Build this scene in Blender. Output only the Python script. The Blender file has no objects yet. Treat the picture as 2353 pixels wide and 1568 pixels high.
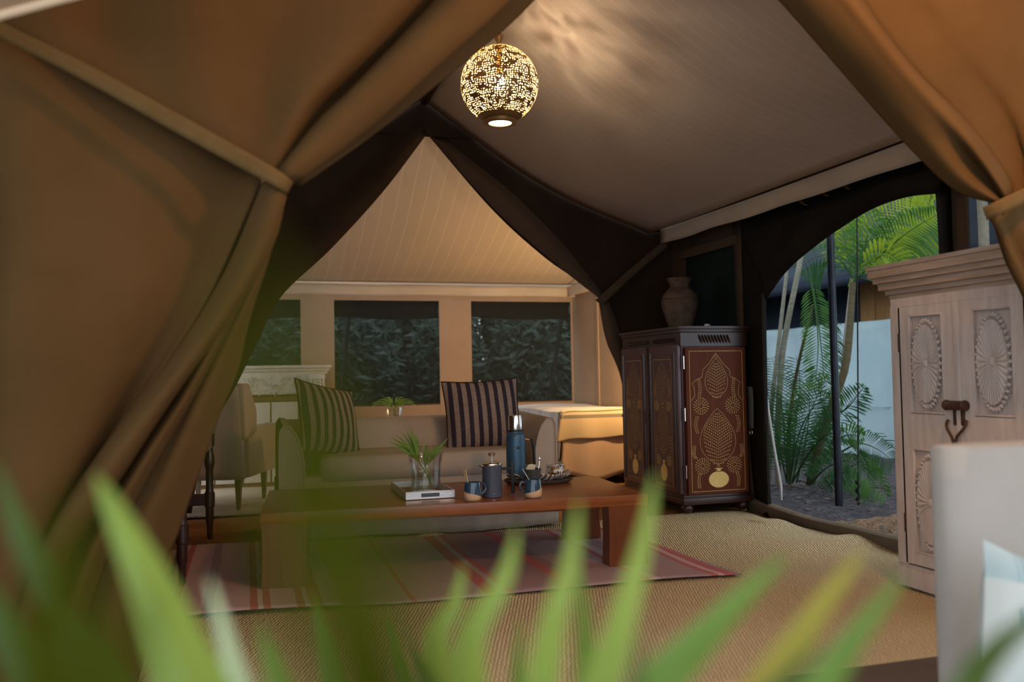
import bpy, bmesh, math, random
from math import sin, cos, pi, radians as R
from mathutils import Vector as V, Matrix, Euler
random.seed(7)
S = bpy.context.scene
COL = S.collection

# ---------------------------------------------------------------- camera, world, lights, exposure
YAW, PITCH, ROLL, FPX = R(16.86), R(2.32), R(1.0), 2000.0
CAM = V((0, 0, 1.08))
fw = V((sin(YAW)*cos(PITCH), cos(YAW)*cos(PITCH), sin(PITCH)))
r0 = V((cos(YAW), -sin(YAW), 0)); u0 = r0.cross(fw)
rt = r0*cos(ROLL) - u0*sin(ROLL); up = u0*cos(ROLL) + r0*sin(ROLL)
cd = bpy.data.cameras.new('camera'); cam = bpy.data.objects.new('camera', cd); COL.objects.link(cam)
m = Matrix.Identity(4)
for i in range(3):
    m[i][0], m[i][1], m[i][2], m[i][3] = rt[i], up[i], -fw[i], CAM[i]
cam.matrix_world = m
cd.sensor_width = 36; cd.lens = 36*FPX/2353; cd.clip_start = 0.01; cd.clip_end = 200
cd.dof.use_dof = True; cd.dof.focus_distance = 5.4; cd.dof.aperture_fstop = 1.6
S.camera = cam
S.view_settings.view_transform = 'Standard'; S.view_settings.look = 'None'
S.view_settings.gamma = 1.0; S.view_settings.use_curve_mapping = False
S.view_settings.exposure = 0.6
S.cycles.use_denoising = True
S.cycles.max_bounces = 10; S.cycles.diffuse_bounces = 5; S.cycles.transparent_max_bounces = 24
S.cycles.sample_clamp_indirect = 6.0

W = bpy.data.worlds.new('sky'); S.world = W; W.use_nodes = True
wn = W.node_tree; wn.nodes.clear()
wo = wn.nodes.new('ShaderNodeOutputWorld'); wb = wn.nodes.new('ShaderNodeBackground')
wb.inputs[0].default_value = (0.80, 0.90, 1.0, 1); wb.inputs[1].default_value = 1.55   # even overcast sky
wn.links.new(wb.outputs[0], wo.inputs[0])

PENDANT = V((1.40, 4.78, 2.77))
BULB_PENDANT, BULB_BEDSIDE, BULB_PORCH = 760, 1000, 210      # emission of the three bulbs

# pixel (of the 2353x1568 photograph) to world, on a plane at a known place
def ray(x, y): return fw + rt*((x-1176.5)/FPX) - up*((y-784.0)/FPX)
def aty(x, y, v): d = ray(x, y); return CAM + d*((v-CAM.y)/d.y)
def atx(x, y, v): d = ray(x, y); return CAM + d*((v-CAM.x)/d.x)
def atz(x, y, v=0.0): d = ray(x, y); return CAM + d*((v-CAM.z)/d.z)
def atd(x, y, v): return CAM + ray(x, y)*v

# ---------------------------------------------------------------- materials
class N:
    def __init__(s, name):
        s.m = bpy.data.materials.new(name); s.m.use_nodes = True
        s.t = s.m.node_tree; s.t.nodes.clear()
        s.out = s.n('ShaderNodeOutputMaterial'); s.b = s.n('ShaderNodeBsdfPrincipled')
        s.t.links.new(s.b.outputs[0], s.out.inputs[0]); s._co = None
    def n(s, k, **kw):
        o = s.t.nodes.new(k)
        for a, b in kw.items(): setattr(o, a, b)
        return o
    def l(s, a, b): s.t.links.new(a, b)
    def co(s):
        if s._co is None: s._co = s.n('ShaderNodeTexCoord').outputs['Object']
        return s._co
    def noise(s, scale, detail=3, rough=.55, stretch=None):
        n = s.n('ShaderNodeTexNoise'); n.inputs['Scale'].default_value = scale
        n.inputs['Detail'].default_value = detail; n.inputs['Roughness'].default_value = rough
        c = s.co()
        if stretch:
            mp = s.n('ShaderNodeMapping'); mp.inputs['Scale'].default_value = stretch; s.l(c, mp.inputs[0]); c = mp.outputs[0]
        s.l(c, n.inputs['Vector']); return n.outputs['Fac']
    def ramp(s, fac, stops, const=False):
        r = s.n('ShaderNodeValToRGB'); e = r.color_ramp.elements
        if const: r.color_ramp.interpolation = 'CONSTANT'
        while len(e) < len(stops): e.new(1.0)
        for k, (p, c) in enumerate(stops):
            e[k].position = p; e[k].color = (*c, 1) if len(c) == 3 else c
        s.l(fac, r.inputs[0]); return r.outputs[0]
    def math(s, op, a, b=None, c=None):
        q = s.n('ShaderNodeMath', operation=op)
        for i, v in enumerate((a, b, c)):
            if v is None: continue
            if isinstance(v, (int, float)): q.inputs[i].default_value = v
            else: s.l(v, q.inputs[i])
        return q.outputs[0]
    def axis(s, a):
        x = s.n('ShaderNodeSeparateXYZ'); s.l(s.co(), x.inputs[0]); return x.outputs[a]
    def mix(s, fac, a, b):
        q = s.n('ShaderNodeMix', data_type='RGBA')
        for i, v in ((0, fac), (6, a), (7, b)):
            if isinstance(v, tuple): q.inputs[i].default_value = (*v, 1)
            elif isinstance(v, (int, float)): q.inputs[i].default_value = v
            else: s.l(v, q.inputs[i])
        return q.outputs[2]
    def bump(s, h, strength, dist=.01):
        b = s.n('ShaderNodeBump'); b.inputs['Strength'].default_value = strength; b.inputs['Distance'].default_value = dist
        s.l(h, b.inputs['Height'])
        if s.b.inputs['Normal'].links: s.l(s.b.inputs['Normal'].links[0].from_socket, b.inputs['Normal'])
        s.l(b.outputs[0], s.b.inputs['Normal'])
    def col(s, c):
        if isinstance(c, tuple): s.b.inputs['Base Color'].default_value = (*c, 1)
        else: s.l(c, s.b.inputs['Base Color'])
    def set(s, **k):
        for a, v in k.items(): s.b.inputs[a.replace('_', ' ')].default_value = v
        return s

def plain(name, c, c2=None, scale=6, rough=.8, metal=0.0, bump=0, bscale=200, spec=.3, stretch=None, bdist=.003):
    q = N(name); q.set(Roughness=rough, Metallic=metal)
    q.b.inputs['Specular IOR Level'].default_value = spec
    if c2: q.col(q.ramp(q.noise(scale, 4, .6, stretch), [(.3, c), (.72, c2)]))
    else: q.col(c)
    if bump: q.bump(q.noise(bscale, 2, .5, stretch), bump, bdist)
    return q.m
def fabric(name, c, c2, scale=3, weave=260, bump=.25, rough=.92):
    q = N(name); q.set(Roughness=rough); q.b.inputs['Specular IOR Level'].default_value = .12
    q.b.inputs['Specular IOR Level'].default_value = .05
    q.col(q.ramp(q.noise(scale, 5, .6), [(.3, c), (.7, c2)]))
    q.bump(q.noise(weave, 2, .5), bump, .003)
    return q.m
def wood(name, c, c2, stretch, scale=5, rough=.45, bump=.15, spec=.4):
    q = N(name); q.set(Roughness=rough); q.b.inputs['Specular IOR Level'].default_value = spec
    f = q.noise(scale, 6, .65, stretch)
    q.col(q.ramp(f, [(.25, c), (.5, tuple((a+b)/2 for a, b in zip(c, c2))), (.75, c2)]))
    q.bump(f, bump, .004)
    return q.m
def striped(name, base, line, axis, period, width, var=.12, soft=None, bump=.2, rough=.9):
    q = N(name); q.set(Roughness=rough); q.b.inputs['Specular IOR Level'].default_value = .12
    a = q.axis(axis)
    wob = q.math('MULTIPLY', q.noise(4, 2), period*var)
    fr = q.math('FRACT', q.math('DIVIDE', q.math('ADD', a, wob), period))
    st = q.math('LESS_THAN', fr, width)
    b2 = q.ramp(q.noise(2.5, 4), [(.3, tuple(v*.93 for v in base)), (.7, base)])
    q.col(q.mix(st, b2, line))
    q.bump(q.noise(250, 2), bump, .003)
    return q.m

CANVAS = fabric('brown_tent_canvas', (.078, .041, .0145), (.097, .052, .019), 2.5, 330, .2)
LINING = fabric('dark_brown_lining', (.040, .025, .011), (.052, .033, .015), 2.5, 330, .2)
PARTI = fabric('dark_partition_canvas', (.030, .019, .013), (.040, .026, .018), 2.5, 330, .2)
PARTHEM = fabric('partition_hem_canvas', (.075, .048, .033), (.095, .062, .043), 2.5, 330, .2)
TAPE = fabric('khaki_webbing', (.10, .060, .022), (.125, .076, .030), 8, 400, .3)
CREAM = fabric('cream_awning_canvas', (.62, .48, .33), (.70, .55, .39), 3, 330, .2)
ROOF = striped('grey_roof_canvas', (.50, .425, .375), (.53, .455, .40), 1, .085, .12)
ROOFB = striped('cream_striped_roof_canvas', (.61, .52, .41), (.67, .575, .46), 0, .135, .10)
HEM = fabric('roof_hem_canvas', (.36, .305, .26), (.41, .35, .30), 4, 300, .2)
HEMB = fabric('cream_hem_canvas', (.62, .52, .40), (.70, .60, .48), 4, 300, .2)
WALLB = fabric('tan_wall_canvas', (.40, .28, .19), (.45, .32, .22), 3, 300, .2)
WALLR = fabric('brown_side_wall_canvas', (.075, .047, .032), (.095, .060, .04), 3, 300, .2)
BLACK = fabric('black_flap_canvas', (.013, .011, .010), (.02, .017, .014), 4, 300, .2)
SILL = fabric('brown_sod_cloth', (.125, .095, .065), (.16, .12, .085), 4, 300, .2)
GROUNDIN = fabric('brown_groundsheet', (.20, .095, .035), (.27, .13, .05), 3, 300, .1)
SOFA = fabric('beige_slipcover_linen', (.40, .33, .265), (.46, .385, .31), 3, 320, .25)
COUCH = fabric('pale_grey_upholstery', (.39, .36, .32), (.44, .405, .365), 3, 320, .25)
CHAIRF = fabric('mauve_beige_upholstery', (.42, .33, .29), (.48, .38, .33), 3, 320, .25)
DIMVIEW = fabric('painted_window_dark', (.010, .016, .014), (.016, .023, .020), 1.5, 200, .1)  # opaque dark colour standing in for the dimness behind netting
def netting():
    q = N('window_netting'); q.set(Roughness=.9); q.col((.022, .026, .022))
    t = q.n('ShaderNodeBsdfTransparent'); mx = q.n('ShaderNodeMixShader')
    mx.inputs[0].default_value = .62
    q.l(t.outputs[0], mx.inputs[1]); q.l(q.b.outputs[0], mx.inputs[2]); q.l(mx.outputs[0], q.out.inputs[0])
    return q.m
NET = netting()
def sisal(name, c, c2, c3):
    q = N(name); q.set(Roughness=.95); q.b.inputs['Specular IOR Level'].default_value = .08
    w = q.n('ShaderNodeTexWave', wave_type='BANDS', bands_direction='X'); w.inputs['Scale'].default_value = 21
    w.inputs['Distortion'].default_value = 3.5; w.inputs['Detail'].default_value = 2; w.inputs['Detail Scale'].default_value = 2.0
    mp = q.n('ShaderNodeMapping'); mp.inputs['Rotation'].default_value = (0, 0, R(20)); q.l(q.co(), mp.inputs[0]); q.l(mp.outputs[0], w.inputs[0])
    n = q.noise(70, 3, .6); big = q.noise(1.3, 4, .6)
    a = q.mix(w.outputs['Fac'], c, c2)
    q.col(q.mix(q.math('MULTIPLY', big, .55), a, c3))
    q.bump(w.outputs['Fac'], .8, .014); q.bump(n, .35, .008)
    return q.m
SISAL = sisal('woven_sisal', (.53, .395, .21), (.77, .63, .42), (.64, .44, .20))
SISALB = sisal('pale_woven_sisal', (.52, .42, .30), (.72, .62, .48), (.60, .48, .34))

def kilim():
    q = N('faded_kilim_stripes'); q.set(Roughness=.95); q.b.inputs['Specular IOR Level'].default_value = .08
    x = q.math('ADD', q.axis(0), q.math('MULTIPLY', q.noise(5, 3), .022))
    f = q.math('DIVIDE', q.math('ADD', x, .45), 2.95)
    g, p, rd, mv, dk, pale = (.40, .29, .265), (.56, .36, .36), (.44, .09, .085), (.36, .23, .235), (.27, .16, .165), (.58, .46, .43)
    pat = [(0, p), (.035, rd), (.045, p), (.085, mv), (.10, p), (.155, rd), (.165, pale), (.175, rd), (.185, p), (.225, rd), (.235, pale), (.245, rd), (.262, pale), (.29, g),
           (.40, rd), (.41, g), (.46, g), (.47, g), (.52, rd), (.545, g), (.555, rd), (.57, dk), (.66, rd), (.68, dk), (.70, mv), (.80, rd), (.81, p), (.83, mv), (.92, rd), (.932, p), (.945, rd), (.962, mv)]
    q2 = q.ramp(f, pat[:16], True)
    q3 = q.ramp(f, [(0, g)] + pat[16:], True)
    c = q.mix(q.math('GREATER_THAN', f, .455), q2, q3)
    q.col(q.mix(q.math('MULTIPLY', q.noise(25, 4, .7), .55), c, (.33, .24, .22)))
    w = q.n('ShaderNodeTexWave', bands_direction='Y'); w.inputs['Scale'].default_value = 60; q.l(q.co(), w.inputs[0])
    q.bump(w.outputs['Fac'], .3, .004); q.bump(q.noise(90, 2), .4, .006)
    return q.m
KILIM = kilim()
TEAK = wood('polished_reddish_teak', (.14, .036, .008), (.31, .095, .022), (1, 14, 10), 3.2, .30, .06, .5)
TEAKV = wood('reddish_teak_legs', (.095, .024, .006), (.20, .056, .014), (12, 12, 1), 3.2, .34, .06, .5)
DARKW = wood('dark_rosewood', (.022, .008, .006), (.05, .018, .012), (10, 10, 1), 4, .34, .06, .5)
CABW = wood('dark_maroon_cabinet_wood', (.05, .018, .018), (.085, .030, .032), (10, 10, 1), 3, .36, .05, .6)
CABP = wood('red_brown_inlaid_panel', (.075, .016, .006), (.115, .027, .009), (8, 8, 1), 3, .5, .05, .12)
BRASS = plain('brass_inlay', (.36, .22, .065), (.55, .37, .13), 45, .5, .25, 0)
BRASSV = plain('brass_vase_inlay', (.62, .40, .12), (.70, .48, .17), 8, .5, .2, 0)
DULLW = wood('whitewashed_wood', (.42, .33, .285), (.60, .52, .475), (7, 7, 1), 4, .8, .25, .2)
DULLH = wood('whitewashed_cornice_wood', (.31, .20, .13), (.47, .36, .29), (7, 1, 7), 4, .8, .25, .2)
DULLG = plain('dark_joint_shadow_wood', (.10, .06, .04), None, 5, .9)
IRON = plain('rusty_iron', (.055, .032, .025), (.11, .055, .035), 40, .6, .5, .2, 120)
STEEL = plain('polished_steel', (.75, .72, .68), None, 5, .18, 1.0)
CARVW = wood('white_carved_wood', (.62, .56, .45), (.74, .69, .58), (4, 4, 1), 6, .8, .3, .2)
BROWNW = wood('brown_side_wood', (.20, .115, .05), (.28, .165, .075), (6, 6, 1), 5, .7, .2, .3)
PALEW = wood('tapered_leg_wood', (.19, .12, .075), (.25, .165, .105), (9, 9, 1), 5, .5, .1, .3)
CLAY = plain('weathered_clay', (.085, .050, .034), (.145, .10, .072), 14, .95, 0, .5, 40, .1, None, .01)
BLUE = plain('hammered_blue_enamel', (.035, .095, .165), (.05, .125, .205), 60, .38, .35, .25, 320, .5)
SLATE = plain('matte_slate_coating', (.060, .070, .105), (.075, .088, .125), 30, .48, .1, .05, 300, .4)
BLKP = plain('black_plastic', (.012, .012, .013), None, 5, .42)
GLAZE = plain('glossy_blue_glaze', (.018, .045, .085), (.04, .085, .14), 25, .12, 0, 0, 200, .6)
RAWC = plain('unglazed_tan_clay', (.60, .40, .235), (.66, .45, .27), 30, .85, 0, .2, 150, .2)
JUGM = plain('grey_green_glaze', (.045, .055, .052), (.075, .088, .08), 20, .25, 0, 0, 200, .5)
TRAYM = plain('woven_dark_tray', (.055, .04, .03), (.09, .065, .05), 40, .6, 0, .4, 120, .3)
SILVERT = plain('brushed_silver_tray', (.66, .65, .65), (.74, .73, .73), 12, .32, .75)
GOLD = plain('gold_wire', (.70, .46, .22), None, 5, .25, 1.0)
PAPER = plain('cream_paper', (.75, .66, .48), None, 5, .9)
WHITE = plain('white_card', (.8, .8, .78), None, 5, .7)
COOKIE = plain('golden_biscuit', (.42, .22, .07), (.55, .32, .12), 30, .9, 0, .5, 60, .1, None, .01)
POLE = plain('dark_blue_grey_steel_pole', (.018, .022, .03), (.03, .035, .045), 8, .35, .6)
ROPEB = plain('black_cord', (.015, .015, .015), None, 5, .8)
ROPEW = plain('white_braided_rope', (.52, .50, .48), (.62, .60, .58), 90, .85, 0, .5, 200)
SOIL = plain('dark_grey_soil', (.050, .045, .050), (.13, .12, .13), 16, 1, 0, 1.0, 45, .1, None, .05)
MOUND = plain('loose_brown_earth', (.20, .125, .075), (.34, .22, .14), 20, 1, 0, 1.0, 50, .1, None, .04)
NEIGH = fabric('blue_grey_canvas', (.40, .55, .60), (.52, .66, .70), 1.1, 200, .2)
NROOF = fabric('dark_navy_roof_canvas', (.018, .024, .036), (.026, .034, .048), 1.2, 200, .2)
TIMBER = wood('orange_brown_boards', (.23, .115, .04), (.34, .18, .065), (5, 5, 1), 4, .7, .2, .3)
FLOORT = fabric('dark_threshold_canvas', (.10, .075, .058), (.13, .098, .075), 4, 300, .2)
LITTER = plain('dry_leaf_litter', (.055, .04, .03), (.15, .13, .12), 30, .9)
CANE = plain('ringed_palm_cane', (.25, .27, .20), (.42, .40, .33), 9, .6, 0, .3, 30, .3, (1, 1, 5))
CANED = plain('dark_palm_stem', (.075, .06, .03), (.13, .105, .05), 9, .7, 0, .3, 30, .3, (1, 1, 5))
def leafm(name, c, c2, scale=3, trans=.25, rough=.45):
    q = N(name); q.set(Roughness=rough); q.b.inputs['Specular IOR Level'].default_value = .35 if rough < .8 else .0
    q.col(q.ramp(q.noise(scale, 3), [(.3, c), (.7, c2)]))
    t = q.n('ShaderNodeBsdfTranslucent'); t.inputs[0].default_value = (*[min(1, a*1.3) for a in c2], 1)
    mx = q.n('ShaderNodeMixShader'); mx.inputs[0].default_value = trans
    q.l(q.b.outputs[0], mx.inputs[1]); q.l(t.outputs[0], mx.inputs[2]); q.l(mx.outputs[0], q.out.inputs[0])
    return q.m
LEAFB = leafm('skylit_palm_leaf', (.10, .23, .015), (.33, .42, .035), 4, .4)  # upper fronds: sky light put into a brighter leaf colour
LEAFM = leafm('mid_palm_leaf', (.035, .12, .022), (.085, .21, .035), 4, .3)
LEAFD = leafm('dark_palm_leaf', (.018, .065, .022), (.04, .12, .035), 4, .25)
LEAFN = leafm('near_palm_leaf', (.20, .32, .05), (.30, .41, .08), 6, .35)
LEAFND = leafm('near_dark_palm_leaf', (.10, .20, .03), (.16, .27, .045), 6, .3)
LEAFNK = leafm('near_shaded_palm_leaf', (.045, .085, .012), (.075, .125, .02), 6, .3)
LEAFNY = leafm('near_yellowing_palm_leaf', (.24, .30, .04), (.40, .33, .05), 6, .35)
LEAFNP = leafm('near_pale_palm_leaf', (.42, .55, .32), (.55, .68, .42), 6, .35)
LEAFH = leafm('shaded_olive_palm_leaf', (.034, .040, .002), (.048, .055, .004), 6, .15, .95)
SPRIG = leafm('sprig_palm_leaf', (.10, .22, .035), (.24, .37, .07), 20, .3)
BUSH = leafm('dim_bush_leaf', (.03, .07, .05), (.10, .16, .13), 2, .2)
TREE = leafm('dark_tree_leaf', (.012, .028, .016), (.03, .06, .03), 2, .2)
def glassm(name, tint, g=.05):
    q = N(name)
    t = q.n('ShaderNodeBsdfTransparent'); t.inputs[0].default_value = (*tint, 1)
    gl = q.n('ShaderNodeBsdfGlossy'); gl.inputs['Roughness'].default_value = .03
    lw = q.n('ShaderNodeLayerWeight'); lw.inputs[0].default_value = .35
    f = q.math('ADD', q.math('MULTIPLY', lw.outputs['Facing'], .5), g)
    mx = q.n('ShaderNodeMixShader'); q.l(f, mx.inputs[0]); q.l(t.outputs[0], mx.inputs[1]); q.l(gl.outputs[0], mx.inputs[2])
    q.l(mx.outputs[0], q.out.inputs[0]); q.t.nodes.remove(q.b); return q.m
GLASS = glassm('clear_glass', (.975, .985, .98))
WATER = glassm('water', (.95, .97, .96), .03)
def emit(name, c, s):
    q = N(name); q.b.inputs['Base Color'].default_value = (*c, 1)
    q.b.inputs['Emission Color'].default_value = (*c, 1); q.b.inputs['Emission Strength'].default_value = s
    return q.m
BULBP = emit('glowing_bulb', (1, .78, .50), BULB_PENDANT)
BULBB = emit('glowing_bedside_bulb', (1, .64, .28), BULB_BEDSIDE)
BULBL = emit('glowing_lantern_bulb', (1, .50, .17), BULB_PORCH)
DIFF = emit('glowing_diffuser', (1, .90, .70), 5)
def pierced():
    q = N('pierced_brass'); q.col((.30, .17, .06)); q.set(Metallic=.55, Roughness=.42)
    uv = q.n('ShaderNodeTexCoord').outputs['UV']
    mp = q.n('ShaderNodeMapping'); mp.inputs['Scale'].default_value = (92, 46, 1); q.l(uv, mp.inputs[0])
    nz = q.n('ShaderNodeTexNoise'); nz.inputs['Scale'].default_value = .22; nz.inputs['Detail'].default_value = 1; q.l(mp.outputs[0], nz.inputs['Vector'])
    va = q.n('ShaderNodeVectorMath', operation='MULTIPLY_ADD'); q.l(nz.outputs['Color'], va.inputs[0]); va.inputs[1].default_value = (2.2, 2.2, 0); q.l(mp.outputs[0], va.inputs[2])
    v = q.n('ShaderNodeTexVoronoi', voronoi_dimensions='2D'); v.inputs['Scale'].default_value = 1; v.inputs['Randomness'].default_value = .35; q.l(va.outputs[0], v.inputs['Vector'])
    hole = q.math('LESS_THAN', v.outputs['Distance'], .325)
    sx = q.n('ShaderNodeSeparateXYZ'); q.l(uv, sx.inputs[0])
    # scrolling arabesque left unpierced: curls, hearts and vine lines
    a = q.math('MULTIPLY', sx.outputs[0], 2*pi*9); b = q.math('MULTIPLY', sx.outputs[1], 2*pi*4.5)
    w1 = q.math('ADD', q.math('SINE', q.math('ADD', a, q.math('MULTIPLY', q.math('SINE', b), 2.2))), q.math('SINE', q.math('ADD', b, q.math('MULTIPLY', q.math('COSINE', a), 1.6))))
    vine = q.math('GREATER_THAN', q.math('ABSOLUTE', w1), .16)
    nn = q.n('ShaderNodeTexNoise'); nn.inputs['Scale'].default_value = 17; nn.inputs['Detail'].default_value = 0
    mp2 = q.n('ShaderNodeMapping'); mp2.inputs['Scale'].default_value = (2, 1, 1); q.l(uv, mp2.inputs[0]); q.l(mp2.outputs[0], nn.inputs['Vector'])
    blob = q.math('LESS_THAN', nn.outputs['Fac'], .60)
    h = q.math('MULTIPLY', hole, q.math('MULTIPLY', vine, blob))
    inb = q.math('MULTIPLY', q.math('GREATER_THAN', sx.outputs[1], .085), q.math('LESS_THAN', sx.outputs[1], .93))
    h = q.math('MULTIPLY', h, inb)
    t = q.n('ShaderNodeBsdfTransparent'); mx = q.n('ShaderNodeMixShader'); q.l(h, mx.inputs[0])
    geo = q.n('ShaderNodeNewGeometry'); dif = q.n('ShaderNodeBsdfDiffuse'); dif.inputs[0].default_value = (.36, .26, .13, 1)   # inner face coloured paler so the holes read as brightly lit
    mi = q.n('ShaderNodeMixShader'); q.l(geo.outputs['Backfacing'], mi.inputs[0]); q.l(q.b.outputs[0], mi.inputs[1]); q.l(dif.outputs[0], mi.inputs[2])
    q.l(mi.outputs[0], mx.inputs[1]); q.l(t.outputs[0], mx.inputs[2]); q.l(mx.outputs[0], q.out.inputs[0])
    return q.m
PIERCED = pierced()
BRONZE = plain('aged_brass', (.24, .14, .055), (.32, .19, .08), 20, .42, .7)

# ---------------------------------------------------------------- mesh helpers
def cr(p0, p1, p2, p3, t):
    return .5*((2*p1) + (p2-p0)*t + (2*p0-5*p1+4*p2-p3)*t*t + (3*p1-p0-3*p2+p3)*t*t*t)
def smooth(pts, n):
    pts = [V(p) for p in pts]; k = len(pts)-1; out = []
    cl = [0]
    for i in range(k): cl.append(cl[-1] + max(1e-6, (pts[i+1]-pts[i]).length))
    for j in range(n):
        s = cl[-1]*j/(n-1); i = 0
        while i < k-1 and cl[i+1] < s: i += 1
        t = (s-cl[i])/(cl[i+1]-cl[i])
        out.append(cr(pts[max(i-1, 0)] if i else pts[0]*2-pts[1], pts[i], pts[i+1], pts[i+2] if i+2 <= k else pts[k]*2-pts[k-1], t))
    return out
class MB:
    def __init__(s): s.v = []; s.f = []; s.uv = None
    def add(s, vs, fs):
        b = len(s.v); s.v += [V(p) for p in vs]; s.f += [[i+b for i in f] for f in fs]; return s
    def box(s, c, d, rot=None, bev=0, taper=None):
        bm = bmesh.new(); bmesh.ops.create_cube(bm, size=1)
        for v in bm.verts:
            v.co = V((v.co.x*d[0], v.co.y*d[1], v.co.z*d[2]))
            if taper and v.co.z < 0: v.co.x *= taper; v.co.y *= taper
        if bev: bmesh.ops.bevel(bm, geom=list(bm.edges), offset=bev, segments=2 if bev > .004 else 1, affect='EDGES', profile=.7)
        M = Matrix.Translation(V(c)) @ (Euler(rot).to_matrix().to_4x4() if rot else Matrix.Identity(4))
        bm.verts.index_update()
        s.add([M @ v.co for v in bm.verts], [[v.index for v in f.verts] for f in bm.faces]); bm.free(); return s
    def lathe(s, prof, c=(0, 0, 0), seg=24, sx=1, sy=1, cap=True, M=None):
        vs, fs = [], []; n = len(prof)
        for r, z in prof:
            for k in range(seg):
                a = 2*pi*k/seg; p = V((r*cos(a)*sx, r*sin(a)*sy, z))
                vs.append((M @ p if M else p) + V(c))
        for i in range(n-1):
            for k in range(seg):
                k2 = (k+1) % seg; fs.append([i*seg+k, i*seg+k2, (i+1)*seg+k2, (i+1)*seg+k])
        if cap:
            if prof[0][0] > 1e-5: fs.append(list(range(seg-1, -1, -1)))
            if prof[-1][0] > 1e-5: fs.append([(n-1)*seg+k for k in range(seg)])
        return s.add(vs, fs)
    def tube(s, pts, r, seg=8, closed=False):
        pts = [V(p) for p in pts]; n = len(pts); rr = r if isinstance(r, (list, tuple)) else [r]*n
        vs, fs = [], []; prev = None
        for i, p in enumerate(pts):
            if closed: t = pts[(i+1) % n]-pts[i-1]
            else: t = pts[min(i+1, n-1)]-pts[max(i-1, 0)]
            t.normalize()
            if prev is None: a = t.orthogonal().normalized()
            else: a = (prev - t*prev.dot(t)); a = a.normalized() if a.length > 1e-6 else t.orthogonal().normalized()
            prev = a; b = t.cross(a)
            for k in range(seg):
                w = 2*pi*k/seg; vs.append(p + (a*cos(w)+b*sin(w))*rr[i])
        for i in range(n if closed else n-1):
            j = (i+1) % n
            for k in range(seg):
                k2 = (k+1) % seg; fs.append([i*seg+k, i*seg+k2, j*seg+k2, j*seg+k])
        if not closed: fs += [list(range(seg-1, -1, -1)), [(n-1)*seg+k for k in range(seg)]]
        return s.add(vs, fs)
    def grid(s, fn, nu, nv, wrap=False):
        vs = [fn(i/(nu-1) if not wrap else i/nu, j/(nv-1)) for j in range(nv) for i in range(nu)]
        fs = []
        for j in range(nv-1):
            for i in range(nu if wrap else nu-1):
                i2 = (i+1) % nu; fs.append([j*nu+i, j*nu+i2, (j+1)*nu+i2, (j+1)*nu+i])
        return s.add(vs, fs)
    def loft(s, lines, n=24, mm=None):
        L = [smooth(l, n) for l in lines]
        mm = mm or len(lines)*5
        cols = [smooth([l[j] for l in L], mm) for j in range(n)]
        vs = [cols[j][i] for j in range(n) for i in range(mm)]
        fs = [[j*mm+i, j*mm+i+1, (j+1)*mm+i+1, (j+1)*mm+i] for j in range(n-1) for i in range(mm-1)]
        return s.add(vs, fs)
    def ribbon(s, pts, w, nrm):
        pts = [V(p) for p in pts]; n = len(pts); vs = []; fs = []
        for i, p in enumerate(pts):
            t = (pts[min(i+1, n-1)]-pts[max(i-1, 0)]).normalized(); d = t.cross(V(nrm)).normalized()*w/2
            vs += [p-d, p+d]
        for i in range(n-1): fs.append([2*i, 2*i+1, 2*i+3, 2*i+2])
        return s.add(vs, fs)
    def build(s, name, mat, parent=None, world=False, sm=True, ang=40, solid=0, kind=None, label=None, loc=None, rot=None, sub=0):
        me = bpy.data.meshes.new(name)
        off = V((0, 0, 0))
        if world and parent is not None:
            q = parent
            while q: off += q.location; q = q.parent
        me.from_pydata([p-off for p in s.v], [], s.f); me.validate(); me.update()
        if sm:
            me.polygons.foreach_set('use_smooth', [True]*len(me.polygons)); me.set_sharp_from_angle(angle=R(ang))
        me.materials.append(mat)
        o = bpy.data.objects.new(name, me); COL.objects.link(o)
        if parent is not None: o.parent = parent
        if loc: o.location = loc
        if rot: o.rotation_euler = rot
        if solid:
            md = o.modifiers.new('thick', 'SOLIDIFY'); md.thickness = solid; md.offset = 0
        if sub:
            md = o.modifiers.new('round', 'SUBSURF'); md.levels = sub; md.render_levels = sub
        if kind: o['kind'] = kind
        if label: o['label'] = label
        return o
def tag(o, label, cat, group=None, kind=None):
    o['label'] = label; o['category'] = cat
    if group: o['group'] = group
    if kind: o['kind'] = kind
    return o
def thing(name, label, cat, loc=(0, 0, 0), rz=0, group=None):
    o = bpy.data.objects.new(name, None); COL.objects.link(o); o.location = loc; o.rotation_euler = (0, 0, rz)
    o.empty_display_size = .1
    return tag(o, label, cat, group)
def struct(name, mb, mat, **k):
    return mb.build(name, mat, kind='structure', **k)
def copy_tree(o, parent=None):
    c = o.copy(); COL.objects.link(c)
    if parent is not None: c.parent = parent
    for ch in [x for x in bpy.data.objects if x.parent == o]: copy_tree(ch, c)
    return c
def inst(me_obj, parent, loc=None, rot=None, scale=None):
    c = me_obj.copy(); COL.objects.link(c); c.parent = parent
    if loc is not None: c.location = loc
    if rot is not None: c.rotation_euler = rot
    if scale is not None: c.scale = scale
    return c
def PY(l, dy=None): return [aty(*p) if dy is None else aty(p[0], p[1], dy) for p in l]
def PX(l, X): return [atx(p[0], p[1], X) for p in l]

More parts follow.
